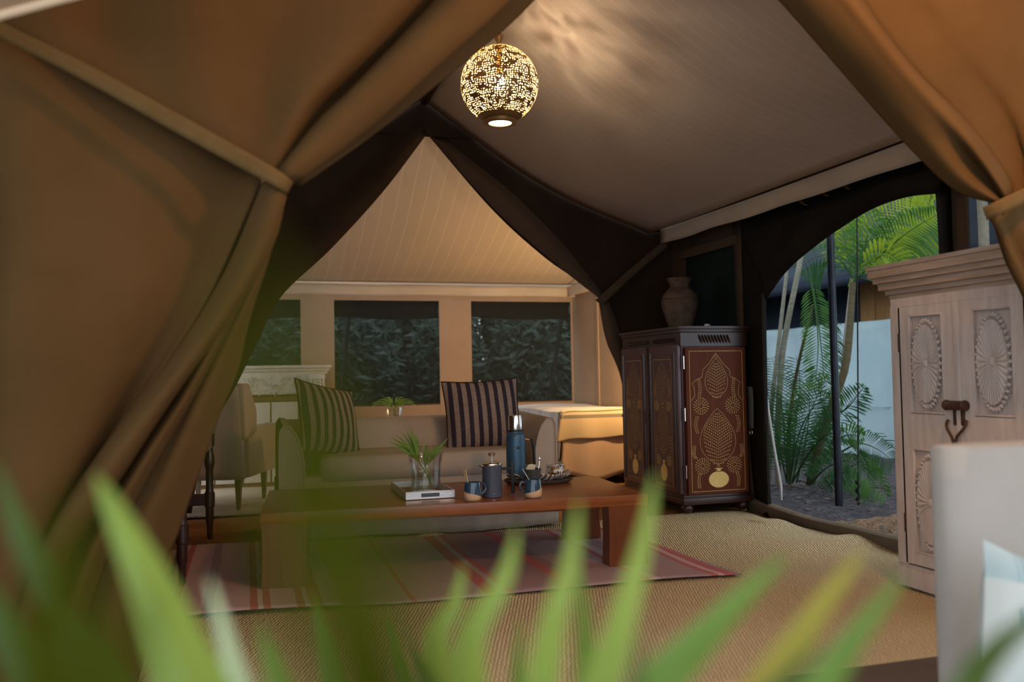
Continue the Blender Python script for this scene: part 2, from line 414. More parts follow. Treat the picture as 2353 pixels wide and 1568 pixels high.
# ---------------------------------------------------------------- the tent shell
YF, YP, YB, XW, XL = 2.60, 7.20, 9.85, 3.75, -0.95      # front opening, partition, back wall, right wall, left wall
RX, RZ = 1.42, 3.44                                      # ridge
struct('floor', MB().box((1.4, 6.2, -.04), (5.0, 7.5, .078)), GROUNDIN)
struct('floor_porch', MB().box((1.0, .4, -.05), (9, 4.1, .078)), SILL)
struct('trim_1', MB().box((1.4, 2.53, .006), (5.0, .28, .03), bev=.008), FLOORT)
def roofline(x):                # sagging canvas between ridge and eave, right side
    t = (x-RX)/(3.5-RX); return RZ + (2.36-RZ)*t - .13*sin(pi*min(max(t, 0), 1))**1.2
def slopeR(u, v):
    x = RX + (3.5-RX)*u; y = YF+.32 + (YP-.32-YF)*v
    return V((x, y, roofline(x) - .05*sin(pi*v)*sin(pi*u)))
def slopeL(u, v):
    p = slopeR(u, v); return V((2*RX-p.x, p.y, p.z))
struct('ceiling', MB().grid(slopeR, 26, 30), ROOF, solid=.006)
struct('ceiling_left', MB().grid(slopeL, 26, 30), ROOF, solid=.006)
# hem valance hanging along the right eave
def hemR(u, v):
    y = YF + (YP-.22-YF)*v; return V((3.5 + .008*sin(y*5)*u + .012, y, 2.36 - .015*sin(pi*v) - u*(.130 + .004*sin(y*7))))
struct('trim_2', MB().grid(hemR, 4, 40), HEM, solid=.006)
# eave closure from hem to wall
struct('ceiling_eave', MB().grid(lambda u, v: V((3.5+.3*u, YF+(YP-YF)*v, 2.37+.03*u)), 2, 2), WALLR, solid=.006)
struct('ceiling_eave_left', MB().grid(lambda u, v: V((-.66-.34*u, YF+(YP-YF)*v, 2.37+.03*u)), 2, 2), WALLR, solid=.006)
# ridge pole
t = thing('ridge_pole', 'dark timber ridge pole running under the peak of the tent roof', 'pole', (RX, 4.9, RZ-.05))
MB().tube([(0, -2.2, 0), (0, 2.2, 0)], .03, 10).build('pole', DARKW, t)
# back room roof : hip slope coming down to the back wall, one sagging striped cloth
def slopeB(u, v):
    x = XL-.1 + (XW+.2-XL)*u; t = v
    y = YP+.03 + (YB-.12-YP)*t
    z = 3.36 + (2.13-3.36)*t - .17*sin(pi*t**.9)*1.0
    if t > .86: z += .035*(t-.86)/.14
    return V((x, y, z - .02*sin(pi*u*1.0)*sin(pi*t)))
struct('ceiling_back', MB().grid(slopeB, 30, 30), ROOFB, solid=.006)
struct('trim_3', MB().grid(lambda u, v: V((XL+(XW-XL)*u, YB-.12+.012*sin(u*40)*v, 2.135-.118*v+.004*sin(u*23))), 60, 4), HEMB, solid=.006)
struct('trim_4', MB().grid(lambda u, v: V((XW-.1, YP+.18+(YB-YP-.30)*u, 2.135-.118*v)), 20, 3), HEMB, solid=.006)
# back wall : canvas posts, sill and header with netting windows between
bw = MB()
WZ0, WZ1 = .77, 1.965
for a, b in ((-.95, -.55), (.55, .915), (2.11, 2.49), (3.73, 3.78)):
    bw.box(((a+b)/2, YB, 1.05), (b-a, .016, 2.1))
bw.box((1.4, YB, .385), (4.7, .012, .77)); bw.box((1.4, YB, 2.25), (4.9, .012, .57))
struct('wall_back', bw, WALLB)
wi = 0
for a, b in ((-.55, .55), (.915, 2.11), (2.49, 3.73)):
    wi += 1
    w = bpy.data.objects.new('window_%d' % wi, None); COL.objects.link(w); w.location = ((a+b)/2, YB+.012, WZ0); w['kind'] = 'structure'
    MB().grid(lambda u, v: V(((a-b)/2+(b-a)*u, .006*sin(u*3.1)*sin(v*3.1), (WZ1-WZ0)*v)), 8, 8).build('netting', NET, w)
    rl = MB()
    rl.loft([[((a-b)/2, .0, 1.2), (0, .0, 1.2), ((b-a)/2, .0, 1.2)], [((a-b)/2, .06, 1.12), (0, .075, 1.10), ((b-a)/2, .06, 1.13)], [((a-b)/2, .03, 1.02), (0, .04, .985), ((b-a)/2, .03, 1.0)]], 16, 10)
    rl.build('rolled_blind', PARTI, w, solid=.01)
    MB().box((0, -.01, .0), (b-a, .012, .03), bev=.003).build('window_sill', WALLR, w)
# side walls
rw = MB()
def ywall(mb, y0, y1, z0, z1, x=XW, th=.016): mb.box((x, (y0+y1)/2, (z0+z1)/2), (th, y1-y0, z1-z0))
ywall(rw, 6.98, YP+.06, 0, 2.42); ywall(rw, 6.10, 6.98, 0, .5); ywall(rw, 6.10, 6.98, 2.13, 2.42)
ywall(rw, 3.78, 3.92, 0, 2.42); ywall(rw, 3.0, 3.78, 0, .9); ywall(rw, 3.0, 3.78, 2.12, 2.42); ywall(rw, 2.5, 3.0, 0, 2.42)
ywall(rw, 3.92, 6.1, 2.2, 2.42)
struct('wall_right', rw, WALLR)
s2 = MB(); s2.grid(lambda u, v: V((XW-.012, 5.91+.14*u+.10*v, 2.3*v)), 3, 12); s2.box((XW-.02, 6.55, 2.14), (.02, .95, .07))
struct('trim_5', s2, PARTHEM, solid=.012)
struct('wall_right_back', MB().box((XW+.01, (YP+YB)/2, 1.06), (.016, YB-YP, 2.14)).box((XW-.004, 9.05, 1.05), (.012, .05, 2.1)), WALLB)
struct('window_4', MB().grid(lambda u, v: V((XW+.005, 6.10+.88*u, .5+1.63*v)), 6, 6), DIMVIEW)  # netting and dim outdoors painted as one dark sheet
struct('window_5', MB().grid(lambda u, v: V((XW+.005, 3.0+.78*u, .9+1.22*v)), 6, 6), NET)
lw = MB()
ywall(lw, 2.98, 7.6, 0, 2.45, XL); ywall(lw, 7.6, YB, 0, .3, XL); ywall(lw, 7.6, YB, 2.0, 2.45, XL)
struct('wall_left', lw, WALLR)
# sod cloth lip at the foot of the open side door
struct('trim_6', MB().loft([[(3.72, 6.0, .0), (3.66, 5.2, .0), (3.60, 4.6, .0), (3.62, 3.7, .0)], [(3.70, 6.0, .10), (3.645, 5.2, .075), (3.585, 4.6, .10), (3.60, 3.7, .09)], [(3.80, 6.0, .09), (3.74, 5.2, .07), (3.70, 4.6, .085), (3.7, 3.7, .08)], [(3.84, 6.0, .0), (3.80, 5.2, .0), (3.78, 4.6, .0), (3.8, 3.7, .0)]], 24, 12), SILL)
# partition between the two rooms
pt = thing('partition_curtain', 'dark brown canvas partition with triangular opening tied back at both sides', 'curtain', (RX, YP, 0))
MB().loft([PY([(982, 308), (1130, 480), (1250, 590), (1385, 692), (1398, 790), (1428, 862), (1445, 960), (1450, 1150)], YP+.03),
           PY([(984, 290), (1140, 440), (1270, 570), (1410, 690), (1420, 780), (1450, 850), (1470, 950), (1480, 1150)], YP+.07),
           PY([(978, 262), (1190, 420), (1350, 540), (1470, 650), (1480, 760), (1495, 850), (1505, 950), (1510, 1150)], YP+.03),
           PY([(968, 226), (1112, 326), (1265, 418), (1420, 492), (1545, 545), (1560, 760), (1560, 900), (1560, 1165)], YP+.01)], 44, 26).build('canvas_right', PARTI, pt, world=True, solid=.008, ang=180)
MB().loft([PY([(980, 306), (1133, 478), (1253, 587), (1382, 690)], YP+.0), PY([(1005, 322), (1160, 462), (1275, 573), (1384, 688)], YP-.06), PY([(1025, 322), (1175, 440), (1290, 555), (1392, 682)], YP-.01)], 40, 14).build('gathered_hem', PARTHEM, pt, world=True, solid=.006, ang=180)
MB().loft([PY([(1375, 685), (1392, 780), (1424, 860), (1440, 960), (1444, 1150)], YP-.0), PY([(1388, 692), (1412, 780), (1440, 850), (1452, 960), (1456, 1150)], YP-.05), PY([(1400, 690), (1432, 780), (1456, 850), (1470, 960), (1474, 1150)], YP-.0)], 30, 12).build('gathered_hem', PARTHEM, pt, world=True, solid=.006, ang=180)
MB().loft([PY([(1368, 690), (1440, 625), (1535, 545)], YP-.085), PY([(1383, 702), (1452, 638), (1545, 558)], YP-.085)], 12, 4).build('tie_strap', PARTHEM, pt, world=True, solid=.006, ang=180)
MB().loft([PY([(980, 308), (880, 440), (760, 572), (645, 682), (590, 790), (535, 900), (470, 1010), (440, 1180)], YP+.02),
           PY([(975, 290), (830, 440), (700, 570), (600, 680), (530, 790), (470, 900), (420, 1010), (380, 1180)], YP-.05),
           PY([(960, 260), (760, 420), (620, 520), (480, 660), (400, 790), (360, 900), (330, 1010), (300, 1180)], YP+.04),
           PY([(968, 226), (850, 290), (690, 360), (480, 460), (200, 600), (180, 800), (180, 1010), (170, 1190)], YP+.01)], 44, 26).build('canvas_left', PARTI, pt, world=True, solid=.008, ang=180)

struct('wall_gable', MB().add([(RX-.46, YP+.012, 3.13), (RX+.46, YP+.012, 3.13), (RX+.46, YP+.012, 3.15), (RX, YP+.012, 3.47), (RX-.46, YP+.012, 3.15)], [[0, 1, 2, 3, 4]]), PARTI, solid=.01)

# ---------------------------------------------------------------- front door flaps (canvas tied back)
fl = thing('tent_flap', 'dim brown canvas door flap with long strap, bunched beside the dark desk', 'curtain', (-.3, YF, 0))
def P(l): return [aty(x, y, Y) for x, y, Y in l]
MB().loft([P([(-420, -170, 2.66), (-300, -200, 2.66), (-100, -350, 2.66)]),
           P([(-100, 10, 2.66), (-130, -60, 2.66), (-60, -330, 2.66)]),
           P([(40, 70, 2.64), (100, -20, 2.62), (160, -300, 2.62)]),
           P([(250, 190, 2.62), (230, 0, 2.68), (300, -300, 2.66)]),
           P([(440, 300, 2.61), (440, 60, 2.58), (470, -300, 2.60)]),
           P([(585, 385, 2.60), (600, 180, 2.66), (690, -300, 2.66)]),
           P([(618, 400, 2.585), (700, 240, 2.60), (850, 60, 2.60), (1080, -300, 2.60)]),
           P([(634, 404, 2.60), (735, 272, 2.72), (830, 180, 2.75), (1000, 5, 2.75), (1265, -300, 2.75)]),
           P([(650, 412, 2.64), (775, 300, 2.76), (890, 200, 2.78), (1070, 5, 2.78), (1340, -300, 2.78)])], 40, 60).build('canvas_upper', CANVAS, fl, world=True, solid=.006, ang=180)
MB().loft([P([(630, 402, 2.60), (730, 275, 2.66), (805, 205, 2.66), (1000, 0, 2.66), (1270, -300, 2.66)]),
           P([(640, 400, 2.55), (745, 285, 2.57), (850, 180, 2.57), (1035, 0, 2.57), (1300, -300, 2.57)]),
           P([(655, 410, 2.54), (775, 300, 2.55), (900, 190, 2.55), (1090, 0, 2.55), (1350, -300, 2.55)]),
           P([(675, 420, 2.58), (800, 328, 2.60), (910, 235, 2.60), (1000, 150, 2.60), (1165, 0, 2.60), (1450, -300, 2.60)]),
           P([(670, 422, 2.66), (790, 335, 2.68), (900, 245, 2.68), (1160, 5, 2.68), (1445, -300, 2.68)])], 40, 30).build('rolled_edge', CANVAS, fl, world=True, solid=.006, ang=180)
MB().loft([P([(668, 420, 2.67), (790, 330, 2.72), (1000, 140, 2.72), (1150, 0, 2.72), (1440, -300, 2.72)]),
           P([(684, 424, 2.69), (830, 318, 2.76), (1060, 120, 2.76), (1195, 0, 2.76), (1480, -300, 2.76)]),
           P([(692, 427, 2.69), (862, 306, 2.78), (1110, 108, 2.78), (1228, 0, 2.78), (1510, -300, 2.78)])], 40, 14).build('inner_lining', LINING, fl, world=True, solid=.006, ang=180)
MB().loft([P([(-760, 300, 2.62), (-780, 800, 2.62), (-800, 1500, 2.62), (-820, 1900, 2.62)]),
           P([(-200, -10, 2.68), (-300, 500, 2.60), (-300, 1000, 2.60), (-300, 1900, 2.60)]),
           P([(-40, 60, 2.66), (-60, 500, 2.70), (-80, 1000, 2.70), (-80, 1900, 2.68)]),
           P([(60, 110, 2.66), (40, 500, 2.62), (0, 1000, 2.61), (-20, 1900, 2.61)]),
           P([(240, 205, 2.69), (200, 520, 2.62), (110, 1000, 2.60), (40, 1400, 2.60), (-20, 1900, 2.60)]),
           P([(430, 305, 2.70), (330, 600, 2.64), (200, 1000, 2.64), (90, 1300, 2.64), (0, 1900, 2.64)]),
           P([(560, 380, 2.71), (445, 660, 2.70), (320, 900, 2.72), (160, 1160, 2.72), (40, 1400, 2.72), (-20, 1900, 2.7)]),
           P([(600, 415, 2.66), (490, 660, 2.66), (395, 815, 2.66), (220, 1055, 2.66), (70, 1290, 2.66), (-10, 1600, 2.66), (0, 1900, 2.66)])], 40, 60).build('canvas_lower', CANVAS, fl, world=True, solid=.006, ang=180)
MB().loft([P([(606, 418, 2.66), (520, 620, 2.66), (400, 815, 2.66), (215, 1060, 2.66), (70, 1290, 2.66), (-30, 1600, 2.66)]),
           P([(625, 428, 2.56), (560, 600, 2.57), (444, 799, 2.57), (255, 1054, 2.57), (102, 1278, 2.57), (0, 1600, 2.57)]),
           P([(648, 440, 2.55), (610, 560, 2.56), (520, 720, 2.56), (400, 890, 2.57), (285, 1060, 2.58), (130, 1300, 2.58), (30, 1600, 2.58)]),
           P([(656, 446, 2.60), (628, 560, 2.62), (535, 720, 2.64), (415, 890, 2.66), (300, 1065, 2.66), (150, 1310, 2.66), (60, 1600, 2.66)])], 40, 30).build('rolled_edge', CANVAS, fl, world=True, solid=.006, ang=180)
MB().loft([P([(540, 680, 2.70), (418, 875, 2.72), (300, 1060, 2.72), (150, 1330, 2.72), (60, 1600, 2.72)]),
           P([(548, 680, 2.65), (432, 900, 2.64), (326, 1069, 2.63), (205, 1290, 2.63), (110, 1600, 2.63)]),
           P([(556, 690, 2.70), (448, 905, 2.72), (350, 1080, 2.72), (240, 1300, 2.72), (150, 1600, 2.72)])], 40, 20).build('second_fold', CANVAS, fl, world=True, solid=.006, ang=180)
MB().loft([P([(640, 450, 2.70), (560, 640, 2.76), (430, 890, 2.80), (330, 1070, 2.80), (190, 1330, 2.80), (90, 1700, 2.80)]),
           P([(648, 455, 2.72), (590, 640, 2.72), (475, 890, 2.71), (380, 1100, 2.71), (280, 1330, 2.71), (190, 1700, 2.71)]),
           P([(657, 452, 2.78), (615, 600, 2.82), (570, 740, 2.84), (545, 850, 2.84), (500, 960, 2.84), (465, 1060, 2.84), (410, 1220, 2.84), (370, 1330, 2.84), (290, 1700, 2.84)])], 40, 24).build('inner_lining', CANVAS, fl, world=True, solid=.006, ang=180)
MB().loft([P([(-320, -120, 2.58), (0, 48, 2.57), (200, 148, 2.565), (420, 268, 2.55), (560, 346, 2.535), (640, 392, 2.52), (672, 418, 2.56)]),
           P([(-335, -85, 2.58), (-10, 82, 2.57), (190, 184, 2.565), (405, 305, 2.55), (545, 382, 2.535), (625, 425, 2.52), (657, 446, 2.56)])], 30, 4).build('tie_strap', TAPE, fl, world=True, solid=.008, ang=180)
fr = thing('tent_flap', 'brown canvas door flap tied back in front of the whitewashed wardrobe', 'curtain', (3.2, YF, 0))
MB().loft([P([(2300, 470, 2.52), (2200, 440, 2.62), (2107, 357, 2.66), (2000, 240, 2.68), (1900, 125, 2.68), (1790, 0, 2.68), (1520, -300, 2.68)]),
           P([(2302, 468, 2.50), (2215, 410, 2.56), (2140, 330, 2.58), (2040, 225, 2.60), (1930, 95, 2.60), (1840, -10, 2.60), (1590, -300, 2.60)]),
           P([(2308, 466, 2.54), (2245, 385, 2.57), (2160, 290, 2.54), (2060, 180, 2.54), (1980, 80, 2.54), (1900, -20, 2.54), (1670, -300, 2.54)]),
           P([(2318, 462, 2.51), (2280, 400, 2.50), (2200, 290, 2.51), (2090, 165, 2.52), (2015, 70, 2.52), (1945, -20, 2.52), (1740, -300, 2.52)]),
           P([(2326, 458, 2.56), (2310, 400, 2.56), (2220, 280, 2.60), (2110, 170, 2.62), (2030, 70, 2.62), (1970, -20, 2.62), (1780, -300, 2.62)])], 44, 40).build('rolled_edge', CANVAS, fr, world=True, solid=.006, ang=180)
MB().loft([P([(2328, 456, 2.58), (2300, 400, 2.62), (2210, 280, 2.65), (2100, 165, 2.65), (2020, 65, 2.65), (1960, -20, 2.65), (1770, -300, 2.65)]),
           P([(2360, 445, 2.56), (2350, 360, 2.60), (2290, 250, 2.63), (2190, 140, 2.63), (2120, 40, 2.63), (2060, -30, 2.63), (1900, -300, 2.63)]),
           P([(2420, 410, 2.56), (2420, 300, 2.56), (2400, 200, 2.58), (2330, 100, 2.59), (2280, 20, 2.59), (2230, -40, 2.59), (2100, -300, 2.59)]),
           P([(2900, 250, 2.60), (2900, 150, 2.60), (2880, 50, 2.60), (2820, -50, 2.60), (2780, -120, 2.60), (2740, -180, 2.60), (2600, -400, 2.60)])], 40, 40).build('canvas_upper', CANVAS, fr, world=True, solid=.006, ang=180)
MB().loft([P([(2262, 492, 2.58), (2284, 517, 2.60), (2310, 600, 2.59), (2353, 690, 2.59), (2420, 860, 2.59), (2470, 1200, 2.59)]),
           P([(2275, 488, 2.56), (2305, 540, 2.555), (2335, 610, 2.56), (2385, 700, 2.56), (2450, 870, 2.56), (2500, 1200, 2.56)]),
           P([(2300, 478, 2.56), (2322, 540, 2.585), (2355, 600, 2.59), (2415, 700, 2.59), (2480, 870, 2.59), (2530, 1200, 2.59)]),
           P([(2325, 466, 2.555), (2345, 530, 2.555), (2385, 600, 2.555), (2450, 700, 2.56), (2510, 870, 2.56), (2560, 1200, 2.56)]),
           P([(2420, 430, 2.58), (2480, 520, 2.60), (2560, 600, 2.60), (2650, 700, 2.60), (2700, 870, 2.60), (2720, 1200, 2.60)]),
           P([(2900, 260, 2.60), (2900, 520, 2.60), (2900, 600, 2.60), (2900, 700, 2.60), (2900, 870, 2.60), (2900, 1200, 2.60)])], 36, 50).build('canvas_lower', CANVAS, fr, world=True, solid=.006, ang=180)
MB().loft([P([(2258, 478, 2.50), (2310, 452, 2.46), (2360, 428, 2.48), (2560, 330, 2.54)]), P([(2268, 506, 2.50), (2322, 482, 2.46), (2372, 456, 2.48), (2572, 360, 2.54)])], 16, 4).build('tie_strap', TAPE, fr, world=True, solid=.008, ang=180)
# porch awning of pale canvas over the camera
aw = thing('porch_awning', 'pale cream canvas awning edge above the strap of the brown door flap', 'awning', (-1.2, 1.2, 3.0))
a0, a1, a2 = atd(-700, 230, 1.7), atd(0, 33, 1.9), atd(760, -165, 2.1)
aw_pts = [[a0, a1, a2], [a0+V((-.2, -1.0, .55)), a1+V((-.1, -1.0, .55)), a2+V((0, -1.0, .55))], [a0+V((-.3, -2.4, .8)), a1+V((-.2, -2.4, .8)), a2+V((0, -2.4, .8))]]
MB().loft(aw_pts, 20, 16).build('canvas', CREAM, aw, world=True, solid=.006)
MB().tube(smooth([a0, a1, a2], 20), .012, 8).build('hem_rope', CREAM, aw, world=True)
struct('unseen_shade_canopy', MB().grid(lambda u, v: V((-2.6+7.2*u, 2.5-4.2*v, 3.75-.6*v-.10*sin(pi*u))), 12, 8), CREAM, solid=.01)  # unseen canopy added to cut the skylight from above
pl = thing('porch_lantern', 'warm brass porch lantern hanging above the brown canvas door flap', 'lantern', (2.1, 1.25, 2.72))
lb = MB()
for a in range(6): lb.tube([(.13*cos(a*pi/3), .13*sin(a*pi/3), -.16), (.13*cos(a*pi/3), .13*sin(a*pi/3), .14)], .004, 6)
lb.build('frame', BRONZE, pl)
MB().lathe([(.12, .14), (.10, .18), (.03, .22), (.012, .26), (.012, .9)], seg=12).build('cap', BRONZE, pl)
MB().lathe([(.0, -.18), (.12, -.17), (.12, -.155)], seg=12).build('base', BRONZE, pl)
MB().lathe([(0, -.12), (.05, -.105), (.088, -.06), (.10, 0), (.088, .06), (.05, .105), (0, .12)], seg=20).build('bulb', BULBL, pl)

# ---------------------------------------------------------------- floor coverings
def wavy(u, v): return .006*sin(u*17+v*5)+.005*sin(v*23+u*7)
def mat_grid(mb, c, nu, nv, z, amp=1.0, edge=.012):
    A, B, C_, D_ = [V((*p, 0)) for p in c]
    def f(u, v):
        p = (A*(1-u)+B*u)*(1-v) + (D_*(1-u)+C_*u)*v
        e = edge*(sin(u*31+v*3)+sin(u*13+1))*(1 if v in (0, 1) else 0)
        q = edge*(sin(v*29)+sin(v*11+2))*(1 if u in (0, 1) else 0)
        h = z + amp*max(0, wavy(u, v)+.004)
        return V((p.x+q, p.y+e, h))
    return mb.grid(f, nu, nv)
o = mat_grid(MB(), [(-.55, 2.66), (3.60, 2.66), (3.62, 6.0), (-.55, 5.98)], 70, 60, .010, .8).build('sisal_mat', SISAL, solid=.012)
md = o.data
for v in md.vertices:      # rucks along the right edge and in front of the sofa
    x, y = v.co.x, v.co.y
    v.co.z += .05*math.exp(-((y-4.55)/.16)**2)*max(0, (x-2.9)/.7) + .03*math.exp(-((y-5.3)/.14)**2)*max(0, (x-3.0)/.6)
    v.co.z += .035*math.exp(-((x-1.15)/.16)**2)*math.exp(-((y-5.72)/.10)**2)
    if x > 3.4: v.co.x += .06*sin(y*3.2)
tag(o, 'large tan woven sisal mat under the kilim and coffee table', 'mat')
o = mat_grid(MB(), [(-.9, 7.32), (2.7, 7.32), (2.7, 9.3), (-.9, 9.3)], 40, 24, .010, .7).build('sisal_mat', SISALB, solid=.012)
tag(o, 'pale woven sisal mat under the armchair in the back room', 'mat')
rg = MB()
def rugf(u, v):
    A, B, C_, D_ = V((-.40, 4.17, 0)), V((2.42, 4.00, 0)), V((2.34, 5.55, 0)), V((-.42, 6.0, 0))
    p = (A*(1-u)+B*u)*(1-v) + (D_*(1-u)+C_*u)*v
    e = .03*sin(u*9+1)*(1-v)**3
    z = .036 + .006*sin(u*12)*sin(v*9) + .010*max(0, sin(u*8.5))*(1-v)**4
    return V((p.x, p.y+e, max(z, .032)))
rg.grid(rugf, 60, 34)
tag(rg.build('kilim_rug', KILIM, solid=.006), 'faded pink and grey kilim rug with red stripes under the coffee table', 'rug')

# ---------------------------------------------------------------- coffee table
ct = thing('coffee_table', 'long low reddish teak coffee table with slab legs in front of the sofa', 'table', (1.105, 4.93, 0), R(-4))
MB().box((0, 0, .391), (2.05, .94, .058), bev=.006).build('tabletop', TEAK, ct)
MB().box((0, -.30, .345), (1.60, .03, .035)).box((0, .30, .345), (1.60, .03, .035)).build('apron', TEAK, ct)
for sx in (-1, 1):
    for sy in (-1, 1):
        lg = MB()
        def lf(u, v, sx=sx):
            a = 2*pi*u; w = .113*(1-.05*sin(v*pi*.9)); d = .06*(1-.04*sin(v*pi))
            k = max(abs(cos(a)), abs(sin(a))); return V((w*cos(a)/k, d*sin(a)/k, .041+.33*v))
        lg.grid(lf, 16, 8, True); b = len(lg.v); lg.f += [list(range(15, -1, -1)), [7*16+k for k in range(16)]]
        lg.build('leg', TEAKV, ct, loc=(sx*.908, sy*.408, 0), ang=30)
TZ = .421
# ---------------------------------------------------------------- sofa
sf = thing('sofa', 'beige linen slipcovered sofa behind the coffee table', 'sofa', (1.13, 6.25, .010))
def skirt(v):
    return .012*sin(v*37)+.008*sin(v*90)
b = MB()
b.box((0, -.02, .235), (1.86, .80, .40), bev=.02); b.build('base', SOFA, sf)
sk = MB()
def skf(u, v):
    x = -.945+1.89*u; w = (1-v)
    return V((x, -.445 - .02*w + .010*w*sin(u*26) + .006*w*sin(u*71), .035 + .33*v + .012*(1-v)*sin(u*7)))
sk.grid(skf, 70, 8); sk.grid(lambda u, v: V((.948+.008*(1-v)*sin(u*20), -.44+.86*u, .035+.33*v)), 20, 5); sk.grid(lambda u, v: V((-.948, -.44+.86*u, .035+.33*v)), 20, 5)
sk.build('skirt', SOFA, sf, solid=.006)
MB().box((.02, -.07, .475), (1.42, .74, .175), bev=.075).build('seat_cushion', SOFA, sf, ang=80)
bk = MB()
def bkf(u, v):
    a = 2*pi*u; k = 3.5
    cx, sz = cos(a), sin(a)
    y = .12*math.copysign(abs(cx)**(2/k), cx); z = .29*math.copysign(abs(sz)**(2/k), sz)
    return V((-.92+1.84*v, .28 + y + .12*(z/.29), .49+z))
bk.grid(bkf, 28, 16, True); bk.f += [[k for k in range(27, -1, -1)], [15*28+k for k in range(28)]]
bk.build('backrest', SOFA, sf, ang=60)
def arm(sx):
    a = MB(); prof = [(-.075, .05), (-.078, .45), (-.06, .62), (-.015, .735), (.03, .775), (.065, .76), (.078, .70), (.08, .45), (.078, .05)]; prof = [(p.x, p.y) for p in smooth([V((x, z, 0)) for x, z in prof], 30)]
    ny = 12
    vs, fs = [], []
    for j in range(ny):
        t = j/(ny-1); y = -.43+.80*t
        for x, z in prof: vs.append(V((sx*(.865 + x), y, z*(1 + (.035*t if z > .6 else 0)))))
    n = len(prof)
    for j in range(ny-1):
        for k in range(n-1): fs.append([j*n+k, j*n+k+1, (j+1)*n+k+1, (j+1)*n+k])
    fs += [list(range(n)), [(ny-1)*n+k for k in range(n)][::-1]]
    a.add(vs, fs); o = a.build('armrest', SOFA, sf, ang=50)
    MB().tube([(sx*(.865+x), -.434, z) for x, z in prof], .006, 6).build('piping', SOFA, o)
arm(1); arm(-1)
CUSH = N('striped_cushion_fabric'); CUSH.set(Roughness=.95); CUSH.b.inputs['Specular IOR Level'].default_value = .08
_f = CUSH.math('FRACT', CUSH.math('ADD', CUSH.math('DIVIDE', CUSH.axis(0), .0665), .28))
CUSH.col(CUSH.mix(CUSH.math('GREATER_THAN', _f, .52), CUSH.ramp(CUSH.noise(60, 3), [(.3, (.21, .155, .125)), (.7, (.30, .225, .18))]), CUSH.ramp(CUSH.noise(60, 3), [(.3, (.030, .022, .034)), (.7, (.048, .036, .05))])))
CUSH.bump(CUSH.noise(280, 2), .3, .004)
def pillow(t, w, h, d, mat, name='cover'):
    mb = MB(); n = 22
    for sgn in (1, -1):
        def f(u, v):
            x, y = 2*u-1, 2*v-1
            e = max(0, (1-x**2))**.55*max(0, (1-y**2))**.55
            pin = 1-.07*(1-abs(x)**2)*abs(y)**3; pin2 = 1-.07*(1-abs(y)**2)*abs(x)**3
            return V((x*w/2*pin2, sgn*d/2*e + .006*sin(6*x)*sin(5*y)*e, y*h/2*pin))
        s0 = MB().grid(f, n, n)
        mb.add(s0.v, s0.f if sgn < 0 else [q[::-1] for q in s0.f])
    o = mb.build(name, mat, t, ang=80); return o
def pipe_edge(t, w, h, mat, parent=None):
    pts = []
    for k in range(48):
        s = k/12; e = int(s); f = s-e; q = 2*f-1
        x, y = [(q, -1), (1, q), (-q, 1), (-1, -q)][e]
        pin = 1-.07*(1-abs(x)**2)*abs(y)**3; pin2 = 1-.07*(1-abs(y)**2)*abs(x)**3
        pts.append((x*w/2*pin2, 0, y*h/2*pin))
    MB().tube(pts, .006, 6, True).build('piping', mat, parent or t)
c1 = thing('striped_cushion', 'upright black and taupe striped cushion behind the blue flask', 'cushion', (1.655, 6.24, .800), 0, 'striped sofa cushions')
c1.rotation_euler = (R(-14), R(-2.0), R(-4)); pillow(c1, .575, .53, .20, CUSH.m); pipe_edge(c1, .575, .53, PARTI)
c2 = thing('striped_cushion', 'tilted striped cushion leaning in the corner near the fern in the square tray', 'cushion', (.53, 6.18, .800), 0, 'striped sofa cushions')
c2.rotation_euler = (R(-20), R(11), R(38)); pillow(c2, .55, .52, .18, CUSH.m); pipe_edge(c2, .55, .52, PARTI)

# ---------------------------------------------------------------- things on the coffee table
sq = thing('square_tray', 'silver rectangular tray holding the glass vase of palm leaves', 'tray', (.94, 4.93, TZ))
MB().box((0, 0, .006), (.265, .50, .010), bev=.002).build('tray_base', BROWNW, sq)
for c, d in (((0, -.25, .024), (.272, .008, .044)), ((0, .25, .024), (.272, .008, .044)), ((-.132, 0, .024), (.008, .50, .044)), ((.132, 0, .024), (.008, .50, .044))):
    MB().box(c, d, bev=.002).build('rim', SILVERT, sq)
MB().box((.0, -.2555, .024), (.10, .004, .020), bev=.001).build('handle_slot', SLATE, sq)
for x in (-.115, -.062, .062, .115): MB().lathe([(.004, 0), (.004, .002), (.002, .003)], (x, -.254, .024), 8, M=Matrix.Rotation(pi/2, 4, 'X')).build('rivet', STEEL, sq)
VX, VY = .965, 4.93
vz = TZ+.012
gv = thing('glass_vase', 'wide clear glass vase of palm leaves standing in the silver tray', 'vase', (VX, VY, vz))
MB().lathe([(.0, 0), (.082, 0), (.088, .01), (.086, .07), (.090, .15), (.100, .212), (.103, .216), (.098, .214), (.083, .15), (.079, .07), (.080, .024), (.0, .022)], seg=40).build('glass', GLASS, gv)
MB().lathe([(.0, .024), (.078, .024), (.0775, .07), (.080, .115), (.0, .115)], seg=32).build('water', WATER, gv)
